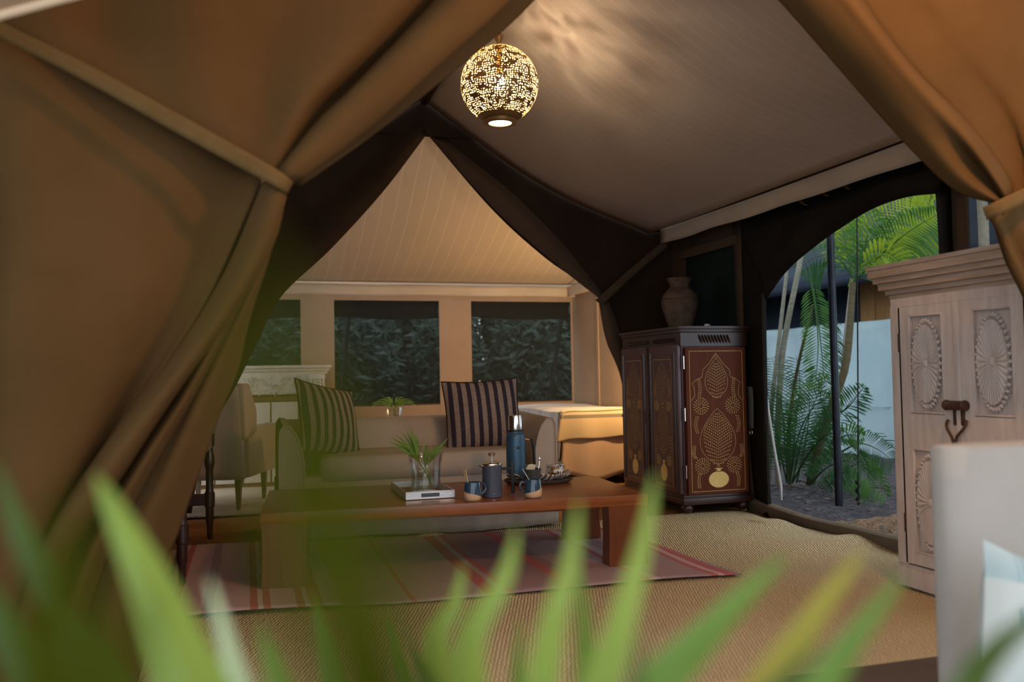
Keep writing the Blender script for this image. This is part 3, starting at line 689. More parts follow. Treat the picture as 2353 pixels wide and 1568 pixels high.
def blade(mb_pts, w, nrm, name, mat, parent, n=12, fold=.35, world=True, tip=.12):
    pts = smooth(mb_pts, n); mb = MB(); vs = []; nr = V(nrm)
    for i, p in enumerate(pts):
        t = (pts[min(i+1, n-1)]-pts[max(i-1, 0)]).normalized(); d = t.cross(nr).normalized()
        f = i/(n-1); ww = w/2*min(1, (f+.08)/.35)*min(1, (1-f)/.45+.02) if tip else w/2
        k = d.cross(t).normalized()*ww*fold
        vs += [p-d*ww, p+k, p+d*ww]
    fs = []
    for i in range(n-1):
        fs += [[3*i, 3*i+1, 3*i+4, 3*i+3], [3*i+1, 3*i+2, 3*i+5, 3*i+4]]
    mb.add(vs, fs); return mb.build(name, mat, parent, world=world)
def sprig(label, root, hub, tips, bow, rz, group, w=.016):
    t = thing('palm_leaf', label, 'leaf', root, 0, group)
    MB().tube(smooth([root, (V(root)+V(hub))/2+V((.01, 0, 0)), hub], 8), .0035, 6).build('stalk', SPRIG, t, world=True)
    for q in tips:
        q = V(q); h = V(hub); mid = (h*.5+q*.5) + V(bow)
        blade([h, mid, q], w, (0.25, -1, .25), 'blade', SPRIG, t, 9, .3)
    return t
def fan(hub, spec, Yp, dy):
    return [aty(x, y, Yp+dy*math.sin(i*2.1)) for i, (x, y) in enumerate(spec)]
vroot = (VX+.03, VY, vz+.03)
sprig('dark green fan palm leaf leaning outward in the glass vase on the table', vroot, aty(962, 1062, VY),
      fan(0, [(892, 1014), (897, 1004), (908, 998), (920, 990), (931, 984), (940, 978), (949, 985), (958, 998), (900, 1026), (915, 1012), (935, 996)], VY, .09), (0, 0, .018), 0, 'palm leaves in the table vase')
sprig('yellow green fan palm leaf beside the blue press, in the table vase', vroot, aty(976, 1072, VY-.02),
      fan(0, [(1032, 1004), (1024, 1012), (1012, 1018), (1003, 1022), (992, 1022), (982, 1017), (972, 1014), (1020, 1030), (1008, 1036)], VY-.02, .08), (.0, 0, .004), 0, 'palm leaves in the table vase')
def mug(label, x, y, rz, h=.098, r=.047, tilt=.0, spoon=True):
    t = thing('mug', label, 'mug', (x, y, TZ), rz, 'blue glazed mugs')
    prof = [(r*.72, .0), (r*.93, .010), (r*1.03, .030), (r, .06), (r*.86, h)]
    MB().lathe([(0, 0)]+prof[:1]+[(r*.90, .006), (r*1.0, .018), (r*1.03, .034), (r*1.01, .046), (r*.98, .056), (0, .056)], seg=28).build('clay_base', RAWC, t)
    g = MB()
    def gf(u, v):
        a = 2*pi*u; z0 = .038 - .015*cos(a+.25) + .002*sin(3*a)
        z = z0 + (h-z0)*v; f = (z-.03)/(h-.03); rr = r*(1.055-.17*max(0, f)**1.3)
        return V((rr*cos(a), rr*sin(a), z))
    g.grid(gf, 32, 9, True)
    n = 32
    b0 = len(g.v)-n; inner = [V((p.x*.90, p.y*.90, p.z)) for p in g.v[b0:]]; low = [V((p.x*.85, p.y*.85, .03)) for p in g.v[b0:]]
    k = len(g.v); g.v += inner+low
    for i in range(n):
        j = (i+1) % n
        g.f += [[b0+i, b0+j, k+j, k+i], [k+i, k+j, k+n+j, k+n+i]]
    g.f.append([k+n+i for i in range(n)])
    g.build('glazed_body', GLAZE, t, ang=60)
    MB().tube(smooth([(r*.88, 0, h*.86), (r*1.45, 0, h*.86), (r*1.62, 0, h*.62), (r*1.35, 0, h*.40), (r*.98, 0, h*.36)], 16), .0065, 8).build('handle', GLAZE, t)
    return t
m1 = mug('blue and raw clay mug left of the coffee press, gold spoons in it', 1.140, 4.535, R(8))
sp = thing('gold_spoon', 'pair of slim gold coffee sticks standing in the mug by the coffee press', 'spoon', (1.125, 4.545, TZ+.035))
MB().tube(smooth([(0, 0, 0), (-.016, -.0, .06), (-.030, 0, .128)], 8), .0022, 6).build('stick', GOLD, sp)
MB().tube(smooth([(.006, 0, 0), (-.008, 0, .06), (-.020, 0, .130)], 8), .0022, 6).build('stick', GOLD, sp)
m2 = mug('blue glazed mug standing in front of the oval tray, teaspoon in it', 1.475, 4.52, R(182))
sp = thing('teaspoon', 'thin silver teaspoon slanting out of the mug by the oval tray', 'spoon', (1.475, 4.525, TZ+.035))
MB().tube(smooth([(.005, 0, 0), (-.022, 0, .06), (-.056, .004, .120)], 8), .002, 6).build('handle', STEEL, sp)
MB().lathe([(0, -.010), (.007, -.004), (.007, .004), (0, .012)], (.006, 0, .0), 10, sy=.4).build('bowl', STEEL, sp)
fp = thing('coffee_press', 'slate blue coffee press with black handle between the two mugs', 'coffee press', (1.275, 4.63, TZ))
MB().lathe([(0, 0), (.050, 0), (.0535, .003), (.0535, .170), (.054, .173), (.050, .175), (0, .175)], seg=36).build('body', SLATE, fp)
MB().lathe([(.0545, .172), (.0555, .176), (.0545, .183), (.042, .190), (.010, .192), (0, .192)], seg=36).build('lid', STEEL, fp)
k = MB().lathe([(.0035, .19), (.0035, .222), (.014, .223), (.019, .226), (.020, .236), (.017, .240), (0, .240)], seg=20); k.build('plunger_knob', STEEL, fp)
MB().loft([[(-.050, -.014, .172), (-.068, -.006, .176), (-.074, 0, .177)], [(-.052, 0, .160), (-.066, 0, .168), (-.074, 0, .176)], [(-.050, .014, .172), (-.068, .006, .176), (-.074, 0, .177)]], 6, 8).build('spout', STEEL, fp, solid=.002)
h = MB(); h.box((.082, -.012, .152), (.075, .020, .014), bev=.003, rot=(0, 0, R(-10))); h.box((.112, -.018, .098), (.018, .022, .165), bev=.005, rot=(0, R(-1), 0)); h.build('handle', BLKP, fp)
MB().box((-.004, -.0536, .022), (.013, .0008, .004)).build('maker_mark', STEEL, fp)
th = thing('vacuum_flask', 'tall hammered blue vacuum flask with steel cup and black handle', 'flask', (1.585, 5.19, TZ+.004))
MB().lathe([(0, 0), (.052, 0), (.054, .004), (.054, .036), (.052, .038)], seg=36).build('steel_base', STEEL, th)
MB().lathe([(.054, .034), (.0595, .038), (.0600, .05), (.0600, .270), (.0570, .292), (.049, .303), (.046, .306), (.046, .314), (0, .314)], seg=40).build('body', BLUE, th)
MB().lathe([(.0465, .313), (.0465, .322), (.043, .324)], seg=36).build('collar', BLKP, th)
MB().lathe([(.0455, .322), (.046, .326), (.0435, .402), (.041, .412), (.036, .415), (0, .415)], seg=36).build('cup', STEEL, th)
hb = MB(); hb.tube(smooth([(.057, -.005, .262), (.085, -.012, .256), (.098, -.015, .248)], 8), .006, 8); hb.build('handle_bracket', STEEL, th)
hh = MB(); hh.loft([[(.090, -.026, .262), (.104, -.028, .22), (.108, -.028, .15), (.112, -.028, .085)], [(.102, -.016, .262), (.116, -.018, .22), (.120, -.018, .15), (.122, -.018, .085)], [(.094, -.004, .262), (.106, -.008, .22), (.110, -.008, .15), (.114, -.008, .085)]], 14, 10)
hh.build('handle', BLKP, th, solid=.006)
em = MB()      # small stamped emblem: a winged bear under a crown
def on(u, v, r=.0604, a0=-1.62): a = a0+u/r; return V((r*cos(a), r*sin(a), v))
def poly(pts): em.add([on(*p) for p in pts], [list(range(len(pts)))])
poly([(-.005, .205), (.005, .205), (.006, .213), (.003, .221), (-.003, .221), (-.006, .213)]); poly([(-.005, .216), (-.015, .222), (-.013, .213), (-.006, .210)]); poly([(.005, .216), (.015, .222), (.013, .213), (.006, .210)])
poly([(-.004, .223), (.004, .223), (.0055, .229), (.002, .226), (0, .230), (-.002, .226), (-.0055, .229)])
em.build('bear_emblem', BLKP, th, sm=False)
ov = thing('oval_tray', 'dark oval woven tray carrying the biscuit jar and tall blue flask', 'tray', (1.715, 5.14, TZ))
MB().lathe([(0, .0), (.19, .0), (.212, .010), (.220, .024), (.214, .026), (.200, .012), (.0, .006)], seg=44, sy=.72).build('tray', TRAYM, ov)
CORD = N('striped_napkin'); CORD.set(Roughness=.95)
_w = CORD.n('ShaderNodeTexWave', bands_direction='DIAGONAL'); _w.inputs['Scale'].default_value = 22; _w.inputs['Distortion'].default_value = 1.2; CORD.l(CORD.co(), _w.inputs[0])
CORD.col(CORD.ramp(_w.outputs['Fac'], [(.42, (.12, .09, .075)), (.55, (.70, .62, .52))]))
nk = MB()
def nkf(u, v):
    a = -3.7+4.3*u; rr = .115+.085*v
    return V((rr*cos(a), rr*sin(a)*.72, .018+.020*abs(sin(u*9))*v+.022*v*v+.006*sin(u*31)))
nk.grid(nkf, 60, 10)
tag(nk.build('napkin', CORD.m, solid=.004, loc=(1.715, 5.14, TZ+.004)), 'crumpled cream and dark striped napkin lining the oval tray', 'napkin')
jr = thing('biscuit_jar', 'squat clip top glass jar of biscuits on the oval tray', 'jar', (1.835, 5.17, TZ+.022))
MB().lathe([(0, 0), (.052, 0), (.060, .008), (.061, .05), (.056, .066), (.053, .070), (.050, .068), (.056, .05), (.056, .012), (0, .006)], seg=32).build('glass', GLASS, jr)
MB().lathe([(.057, .071), (.060, .075), (.058, .086), (.040, .094), (0, .096)], seg=32).build('lid', GLASS, jr)
MB().tube([(.0575*cos(a*pi/16), .0575*sin(a*pi/16), .067) for a in range(32)], .0022, 6, True).tube(smooth([(.0, -.058, .067), (-.004, -.066, .05), (.004, -.066, .035), (.008, -.062, .06), (.0, -.050, .088)], 12), .002, 6).build('wire_clip', STEEL, jr)
for i in range(13):
    a = i*2.4; rr = .030 if i % 3 else .008
    o = MB().lathe([(0, -.008), (.019, -.008), (.0235, 0), (.019, .008), (0, .008)], seg=12).build('biscuit', COOKIE, loc=(1.835+rr*cos(a), 5.17+rr*sin(a), TZ+.040+.010*(i//3)), rot=(random.uniform(-.5, .5), random.uniform(-.5, .5), 0))
    tag(o, 'small golden biscuit inside the glass jar', 'biscuit', 'biscuits in the jar')
jg = thing('sugar_bowl', 'dark grey green bowl holding sugar sachets in front of the tall flask', 'bowl', (1.635, 5.02, TZ+.012))
MB().lathe([(0, 0), (.040, 0), (.046, .010), (.050, .06), (.056, .088), (.052, .087), (.046, .06), (.042, .014), (0, .010)], seg=28).build('bowl', JUGM, jg)
for i, (x, z, r_) in enumerate(((-.022, .085, 20), (-.008, .09, -8), (.006, .088, 12))):
    o = MB().box((0, 0, 0), (.03, .004, .05), bev=.001).build('sugar_sachet', PAPER, loc=(1.635+x, 5.02+.006*i, TZ+.012+z), rot=(R(15), R(r_), 0))
    tag(o, 'cream paper sugar sachet standing in the dark bowl', 'sachet', 'sugar sachets')
sp = thing('teaspoon', 'silver teaspoon with rounded end standing in the sachet bowl', 'spoon', (1.665, 5.025, TZ+.05))
MB().tube(smooth([(0, 0, 0), (.012, 0, .05), (.020, 0, .10)], 8), .0025, 6).lathe([(0, .090), (.006, .096), (.0075, .106), (0, .120)], (.020, 0, 0), 10, sy=.5).build('handle', STEEL, sp)

# ---------------------------------------------------------------- inlaid cabinet
CBX, CBY = 3.11, 5.90; CW, CDP, CH = .575, 1.05, 1.45      # x size, y size
cb = thing('inlaid_cabinet', 'dark maroon wooden cabinet with brass vase inlay, carrying the clay urn', 'cabinet', (CBX+CW/2, CBY+CDP/2, 0))
hx, hy = CW/2, CDP/2
MB().box((0, 0, .75), (CW-.02, CDP-.02, 1.26), bev=.004).build('body', CABW, cb)
MB().box((0, 0, 1.425), (CW+.05, CDP+.05, .022), bev=.006).box((0, 0, 1.402), (CW+.02, CDP+.02, .026), bev=.008).build('top', DARKW, cb)
MB().box((0, 0, 1.335), (CW+.004, CDP+.004, .11), bev=.004).build('frieze', DARKW, cb)
gd = MB()
for i in range(10):
    x = -.12+.24*i/9
    gd.tube(smooth([(x-.014, -hy-.002, 1.372), (x-.004, -hy-.010, 1.355), (x+.006, -hy-.010, 1.325), (x+.016, -hy-.002, 1.305)], 6), [.002, .006, .007, .006, .005, .002], 6)
for k in range(2):
    for i in range(17):
        y = -.44+k*.46+.36*i/16
        gd.tube(smooth([(-hx-.002, y+.012, 1.352), (-hx-.008, y, 1.335), (-hx-.002, y-.010, 1.315)], 5), [.002, .005, .006, .005, .002], 6)
gd.build('carved_gadroon', DARKW, cb, kind='stuff')
MB().box((0, 0, .115), (CW+.01, CDP+.01, .05), bev=.010).box((0, 0, .148), (CW-.005, CDP-.005, .03), bev=.006).build('plinth', DARKW, cb)
for sx in (-1, 1):
    for sy in (-1, 1):
        MB().lathe([(.020, .0), (.030, .004), (.045, .028), (.046, .045), (.034, .064), (.040, .072), (.042, .095)], (sx*(hx-.05), sy*(hy-.05), .026), 16).build('foot', DARKW, cb)
class Inlay:
    def __init__(s, fn, nrm): s.fn, s.n, s.mb, s.vz = fn, V(nrm), MB(), MB()
    def leaf(s, u, v, L, w, a):
        c, q = cos(a), sin(a); P_ = [(-L/2, 0), (-L*.1, w/2), (L/2, 0), (-L*.1, -w/2)]
        s.mb.add([s.fn(u+x*c-y*q, v+x*q+y*c) for x, y in P_], [[0, 1, 2, 3]])
    def line(s, pts, w, mb=None, closed=False):
        pts = [V((x, y, 0)) for x, y in pts]
        if closed: pts.append(pts[0])
        mb = mb or s.mb; n = len(pts); vs = []
        for i in range(n):
            t = (pts[min(i+1, n-1)]-pts[max(i-1, 0)]); t = t.normalized() if t.length > 1e-9 else V((1, 0, 0)); d = V((-t.y, t.x, 0))*w/2
            for q in (pts[i]-d, pts[i]+d): vs.append(s.fn(q.x, q.y))
        mb.add(vs, [[2*i, 2*i+1, 2*i+3, 2*i+2] for i in range(n-1)])
    def rect(s, u0, v0, u1, v1, w):
        for a, b in (((u0, v0), (u1, v0)), ((u1, v0), (u1, v1)), ((u1, v1), (u0, v1)), ((u0, v1), (u0, v0))): s.line([a, b], w)
    def ogee(s, cu, cv, W_, H_, rows, lw=.0026, k=1.0, fill=True):
        # pointed teardrop: outline and rows of leaf slivers
        def half(t): return W_/2*(sin(pi*t**.85)**.8)*(1-.25*t)
        up_ = [(cu+half(t), cv-H_/2+H_*t) for t in [i/16 for i in range(17)]]
        dn = [(2*cu-x, y) for x, y in up_[::-1]]
        s.line(up_+dn[1:], lw)
        if fill:
            for r in range(1, rows):
                t = r/rows; wv = half(t)*.80
                n = max(1, int(wv/(.0150*k)))
                for i in range(-n, n+1):
                    u = cu+wv*i/(n+.3); s.leaf(u, cv-H_/2+H_*t+.55*abs(u-cu)*(1-t)*t*4-.02, .0165*k, .0062*k, pi/2 + (.62 if i < 0 else -.62 if i > 0 else 0)*(1 if r % 2 else .5)+.25*sin(i*5+r*3))
    def rosette(s, cu, cv, rad, sx=1.0, k=1.0):
        for ring, n in ((.35, 8), (.65, 13), (.95, 19)):
            for i in range(n):
                a = 2*pi*i/n+ring; s.leaf(cu+rad*ring*cos(a)*sx, cv+rad*ring*sin(a), .020*k, .007*k, a)
    def spray(s, pts, k=1.0):
        p = smooth([V((x, y, 0)) for x, y in pts], 9)
        for i, q in enumerate(p):
            t = (p[min(i+1, 8)]-p[max(i-1, 0)]); a = math.atan2(t.y, t.x)
            for sg in (-1, 1): s.leaf(q.x+.008*k*sg, q.y, .017*k, .0065*k, a-sg*.7)
    def vase(s, cu, cv, rx, ry, neck, nh):
        n = 28; pts = [(cu+rx*cos(2*pi*i/n), cv+ry*sin(2*pi*i/n)) for i in range(n)]
        s.vz.add([s.fn(*p) for p in pts], [list(range(n))])
        q = [(cu-neck, cv+ry*.92), (cu+neck, cv+ry*.92), (cu+neck*.8, cv+ry+nh*.6), (cu+neck*1.7, cv+ry+nh), (cu-neck*1.7, cv+ry+nh), (cu-neck*.8, cv+ry+nh*.6)]
        s.vz.add([s.fn(*p) for p in q], [list(range(6))])
# end panel facing the opening (-y) : itself a hinged panel
pnl = MB().box((0, -hy-.006, .72), (CW-.06, .022, 1.11), bev=.004).build('side_panel', CABP, cb)
I = Inlay(lambda u, v: V((u, -hy-.0185, .17+v)), (0, -1, 0))
I.rect(-.225, .02, .225, 1.075, .004)
arch = [(-.215, .70), (-.185, .74), (-.19, .80), (-.205, .83), (-.17, .86), (-.12, .88), (-.115, .93), (-.06, .98), (-.03, 1.02), (0, 1.06)]
I.line(arch, .003); I.line([(-x, y) for x, y in arch], .003)
I.ogee(0, .87, .215, .30, 13); I.ogee(0, .43, .34, .42, 19, k=1.1)
I.line([(-.012, 1.02), (0, 1.05), (.012, 1.02)], .003)
for sg in (-1, 1):
    I.rosette(sg*.135, .66, .062); I.rosette(sg*.135, .21, .060); I.spray([(sg*.15, .86), (sg*.14, .79), (sg*.15, .73)]); I.spray([(sg*.17, .58), (sg*.185, .52), (sg*.17, .46)])
    I.spray([(sg*.20, .36), (sg*.205, .30), (sg*.19, .27)]); I.spray([(sg*.16, .15), (sg*.17, .10), (sg*.165, .05)])
    I.line([(sg*.002, .22), (sg*.012, .19), (sg*.014, .165)], .004)
I.vase(0, .105, .085, .062, .022, .022)
I.mb.build('brass_inlay', BRASS, pnl, sm=False, kind='stuff'); I.vz.build('inlaid_vase', BRASSV, pnl, sm=False)
# two doors facing the room (-x)
for dcy in (-.262, .262):
    dr = MB().box((-hx-.008, dcy, .735), (.026, .505, 1.12), bev=.005).build('door', CABW, cb)
    MB().box((-hx-.0225, dcy, .735), (.008, .34, .98), bev=.003).build('door_panel', CABP if False else CABW, dr)
    fr_ = MB()
    for s_ in (-1, 1): fr_.tube([(-hx-.022, dcy+s_*.20, .20), (-hx-.022, dcy+s_*.20, 1.24)], .010, 8)
    fr_.build('moulding', DARKW, dr)
    I = Inlay(lambda u, v, c=dcy: V((-hx-.0270, c-u, .19+v)), (-1, 0, 0))
    I.rect(-.15, .03, .15, 1.0, .004)
    I.ogee(0, .80, .20, .30, 13, k=1.15); I.ogee(0, .47, .24, .40, 17, k=1.15)
    I.line([(-.13, .72), (-.10, .86), (-.05, .93), (0, .98), (.05, .93), (.10, .86), (.13, .72)], .004)
    for sg in (-1, 1):
        I.spray([(sg*.11, .84), (sg*.12, .76), (sg*.105, .70)], 1.2); I.spray([(sg*.115, .40), (sg*.12, .30), (sg*.10, .2)], 1.2); I.rosette(sg*.10, .64, .04); I.rosette(sg*.09, .22, .04)
    I.vase(0, .125, .055, .065, .016, .03)
    I.mb.build('brass_inlay', BRASS, dr, sm=False, kind='stuff'); I.vz.build('inlaid_vase', BRASSV, dr, sm=False)
    sg = 1 if dcy < 0 else -1
    MB().tube([(-hx-.028-.012*sin(pi*i/8), dcy+sg*.232, .68+.12*i/8) for i in range(9)], .004, 6).build('pull_handle', IRON, dr)
MB().box((-hx-.024, 0, .735), (.012, .03, 1.12), bev=.004).build('centre_strip', DARKW, cb)
for z in (.34, .77, 1.16): MB().box((-hx+.018, -hy-.012, z), (.007, .012, .10), bev=.001).build('hinge', STEEL, cb)
ur = thing('clay_urn', 'weathered terracotta urn with flared neck on top of the inlaid cabinet', 'urn', (3.45, 6.53, 1.4365))
MB().lathe([(0, 0), (.085, 0), (.088, .01), (.118, .09), (.148, .19), (.155, .245), (.142, .295), (.105, .335), (.086, .352), (.078, .375), (.086, .40), (.100, .425), (.104, .437), (.095, .44), (.075, .42), (.06, .38), (0, .36)], seg=40).build('body', CLAY, ur)
for z, r_ in ((.335, .107), (.352, .089), (.26, .1545)): MB().lathe([(r_-.003, z-.004), (r_+.003, z), (r_-.003, z+.004)], seg=36, cap=False).build('ridge', CLAY, ur)
wc = MB().box((0, 0, .02), (.036, .036, .038), rot=(0, R(6), R(20)), bev=.003).build('card_box', WHITE, loc=(3.57, 6.30, 1.4365))
tag(wc, 'tiny white box standing beside the clay urn', 'box')
# ---------------------------------------------------------------- whitewashed wardrobe
WX, WY0, WY1 = 3.06, 2.74, 3.58; WD = .56; WH = 1.585
wd = thing('wardrobe', 'whitewashed wooden wardrobe with carved sunburst doors and ring handles', 'wardrobe', (WX+WD/2, (WY0+WY1)/2, .010))
hx, hy = WD/2, (WY1-WY0)/2
MB().box((.012, 0, .76), (WD-.024, 2*hy, 1.36), bev=.006).build('body', DULLW, wd)
MB().box((0, 0, .065), (WD+.03, 2*hy+.03, .09), bev=.006).box((0, 0, .118), (WD+.014, 2*hy+.014, .022), bev=.008).build('plinth', DULLW, wd)
cn = MB()
for z, e, h_ in ((1.425, .008, .03), (1.452, .022, .026), (1.480, .045, .034), (1.512, .062, .030), (1.545, .078, .040), (1.575, .085, .022)): cn.box((0, 0, z), (WD+2*e, 2*hy+2*e, h_), bev=.006)
cn.build('cornice', DULLH, wd)
fx = -hx
MB().box((fx+.004, 0, 1.395), (.034, 2*hy, .05), bev=.004).build('head_rail', DULLW, wd)
for s_ in (-1, 1): MB().box((fx+.002, s_*(hy-.035), .755), (.034, .07, 1.25), bev=.005).build('stile', DULLW, wd)
def sunburst(cy, cz, ry, rz, nr=34):
    mb = MB(); n = nr*4
    def f(u, v):
        a = 2*pi*u; k = abs(sin(a*nr/2))**.7; r_ = .10+.90*v
        d = .003 + .011*k*min(1, v*3)*(1-.25*v)
        return V((fx-.012-d, cy+ry*r_*cos(a), cz+rz*r_*sin(a)))
    mb.grid(f, n, 5, True)
    b_ = len(mb.v)-n; mb.add([V((fx-.008, cy+ry*cos(2*pi*i/n), cz+rz*sin(2*pi*i/n))) for i in range(n)], [])
    for i in range(n): mb.f.append([b_+i, b_+(i+1) % n, b_+n+(i+1) % n, b_+n+i])
    mb.lathe([(0, .016), (.6, .016), (1, .006)], (0, 0, 0), 14, M=Matrix.Translation((fx-.008, cy, cz)) @ Matrix.Rotation(-pi/2, 4, 'Y') @ Matrix.Diagonal((rz*.12, ry*.12, 1, 1)))
    return mb
def beads(cy, cz, ry, rz, n=38):
    mb = MB()
    for i in range(n):
        a = 2*pi*i/n; p = V((fx-.012, cy+ry*cos(a), cz+rz*sin(a))); tng = V((0, -ry*sin(a), rz*cos(a))).normalized(); q = V((0, -tng.z, tng.y))
        L = .0105
        vs = [p+V((-.002, 0, 0))-tng*L, p+q*.014, p+V((-.014, 0, 0)), p-q*.014, p+V((-.002, 0, 0))+tng*L]
        mb.add(vs, [[0, 1, 2], [0, 2, 3], [4, 2, 1], [4, 3, 2]])
    return mb
for s_ in (-1, 1):
    cy = s_*.192; w_ = .345
    dr = MB()
    wi_ = w_-.132; dr.box((fx+.001, cy, 1.350), (.030, wi_, .045)); dr.box((fx+.001, cy, .775), (.030, wi_, .165)); dr.box((fx+.001, cy, .167), (.030, wi_, .058))
    for q in (-1, 1): dr.box((fx, cy+q*(w_/2-.033), .755), (.030, .066, 1.235))
    dr.box((fx+.010, cy, .755), (.012, w_-.01, 1.22))
    d = dr.build('door', DULLW, wd)
    for z0, z1 in ((.865, 1.325), (.20, .688)):
        cz = (z0+z1)/2; hh_ = (z1-z0)/2
        ml = MB()
        for q in (-1, 1):
            ml.box((fx-.006, cy+q*.103, cz), (.022, .010, 2*hh_), bev=.003); ml.box((fx-.006, cy, cz+q*hh_), (.022, .216, .010), bev=.003)
        ml.build('moulding', DULLW, d)
        sunburst(cy, cz, .080, hh_*.80).build('carved_sunburst', DULLW, d, ang=20)
        beads(cy, cz, .087, hh_*.89).build('beaded_border', DULLW, d, ang=25)
    for z in (.33, 1.20): MB().lathe([(.006, -.045), (.006, .045)], (fx-.014, cy+s_*.172, z), 8).build('hinge', IRON, d)
    rg_ = MB().tube([(fx-.03-.02*sin(pi*i/12), s_*.032 - s_*.0 + s_*.024*cos(pi*i/12*2-.6), .84-.16*i/12) for i in range(13)], .0065, 8)
    rg_.lathe([(0, -.030), (.012, -.012), (.008, .008), (0, .014)], (fx-.034, s_*.03, .672), 8, sx=.5)
    rg_.build('ring_handle', IRON, d)
    MB().box((fx-.018, s_*.022, .850), (.012, .022, .07), bev=.004).build('handle_plate', IRON, d)
MB().box((fx-.006, 0, .755), (.030, .036, 1.235), bev=.006).build('centre_strip', DULLW, wd)
MB().lathe([(0, -.062), (.022, -.060), (.025, -.052), (.021, -.045), (.021, .045), (.025, .052), (.022, .060), (0, .062)], (fx-.036, 0, .905), 14, M=Matrix.Rotation(pi/2, 4, 'X')).build('latch_bolt', IRON, wd)

# ---------------------------------------------------------------- back room
BED = N('white_blue_striped_blanket'); BED.set(Roughness=.95); BED.b.inputs['Specular IOR Level'].default_value = .08
_y = BED.axis(1)
_s = BED.ramp(BED.math('DIVIDE', BED.math('ADD', _y, .9), 1.8), [(0, (.50, .40, .27)), (.030, (.30, .27, .24)), (.055, (.70, .66, .60)), (.13, (.40, .50, .60)), (.145, (.74, .72, .70)), (.165, (.40, .50, .60)), (.18, (.74, .72, .70)), (.34, (.45, .55, .65)), (.355, (.74, .72, .70)), (.37, (.45, .55, .65)), (.385, (.76, .74, .72)), (.56, (.5, .58, .66)), (.575, (.76, .74, .72)), (.77, (.5, .58, .66)), (.785, (.76, .74, .72))], True)
BED.col(_s); BED.bump(BED.noise(200, 2), .3, .004)
bd = thing('daybed', 'low daybed under a white striped blanket beyond the sofa', 'bed', (3.34, 8.92, 0))
MB().box((0, 0, .26), (.70, 1.72, .22), bev=.02).build('frame', BROWNW, bd)
MB().box((0, 0, .54), (.74, 1.76, .36), bev=.07).build('mattress', WALLB, bd, ang=70)
for sx in (-1, 1):
    for sy in (-1, 1): MB().lathe([(.022, 0), (.034, .14)], (sx*.30, sy*.78, .024), 10).build('leg', DARKW, bd)
bl = MB()
def wrapx(s):   # cross-section over the bed: left drop, top, right
    if s < .42: return (-.415 - .05*(1-s/.42), .30+.40*s/.42)
    k = (s-.42)/.58; return (-.415+.80*k, .735)
def blf(u, v):
    x, z = wrapx(v); y = -.905+1.80*u
    rd = 0
    if .38 < v < .5: z -= .03*abs(1-(v-.42)/.06)*.6
    f = max(0, (.42-v)/.42)
    return V((x + f*.035*sin(u*19)+.012*f*sin(u*43), y - (.02 if u == 0 else 0), z + .008*sin(u*9+v*7) + (-.10*f*abs(sin(u*6+.4)))))
bl.grid(blf, 60, 34)
# front drop of the blanket
def blf2(u, v):
    x = -.43+.83*u; z = .735-.27*v
    return V((x - .06*v*(1-u)**2, -.915-.020*sin(v*1.6)+.012*v*sin(u*14), z + .010*sin(u*9) - .04*v*(1-u)**3))
bl2 = MB().grid(blf2, 36, 16)
bo = bl.build('blanket', BED.m, bd, solid=.008)
FD = N('blanket_foot_end'); FD.set(Roughness=.95); FD.b.inputs['Specular IOR Level'].default_value = .08
FD.col(FD.ramp(FD.axis(2), [(.0, (.47, .36, .22)), (.655, (.20, .17, .13)), (.69, (.56, .46, .31))], True)); FD.bump(FD.noise(200, 2), .3, .004)
bl2.build('blanket_drop', FD.m, bo, solid=.008)
cvr = MB().grid(lambda u, v: V((-.40-.05*v*(1-u)+.79*u, -.895-.05*v+.018*v*sin(u*13)-.012*sin(u*5), .58-.50*v+.035*v*sin(u*8+1))), 40, 12)
cvr.build('bed_skirt', WALLB, bd, solid=.006)
MB().grid(lambda u, v: V((-.395-.03*(1-v)+.02*(1-v)*sin(u*30), -.89+1.75*u, .12+.36*v)), 40, 6).build('bed_skirt', COUCH, bd, solid=.006)
ns = thing('nightstand', 'small wooden nightstand hidden behind the inlaid cabinet beside the daybed', 'table', (3.57, 7.58, 0))
MB().box((0, 0, .685), (.28, .30, .03), bev=.004).build('tabletop', BROWNW, ns)
for sx in (-1, 1):
    for sy in (-1, 1): MB().box((sx*.11, sy*.12, .335), (.035, .035, .67)).build('leg', BROWNW, ns)
tl = thing('table_lamp', 'bedside table lamp glowing behind the inlaid cabinet', 'lamp', (3.57, 7.58, .70))
MB().lathe([(0, 0), (.08, 0), (.085, .01), (.03, .03), (.05, .12), (.06, .20), (.02, .30), (.012, .42)], seg=20).build('base', CLAY, tl)
MB().lathe([(0, .56), (.02, .565), (.035, .60), (.025, .63), (0, .64)], seg=12).build('bulb', BULBB, tl)
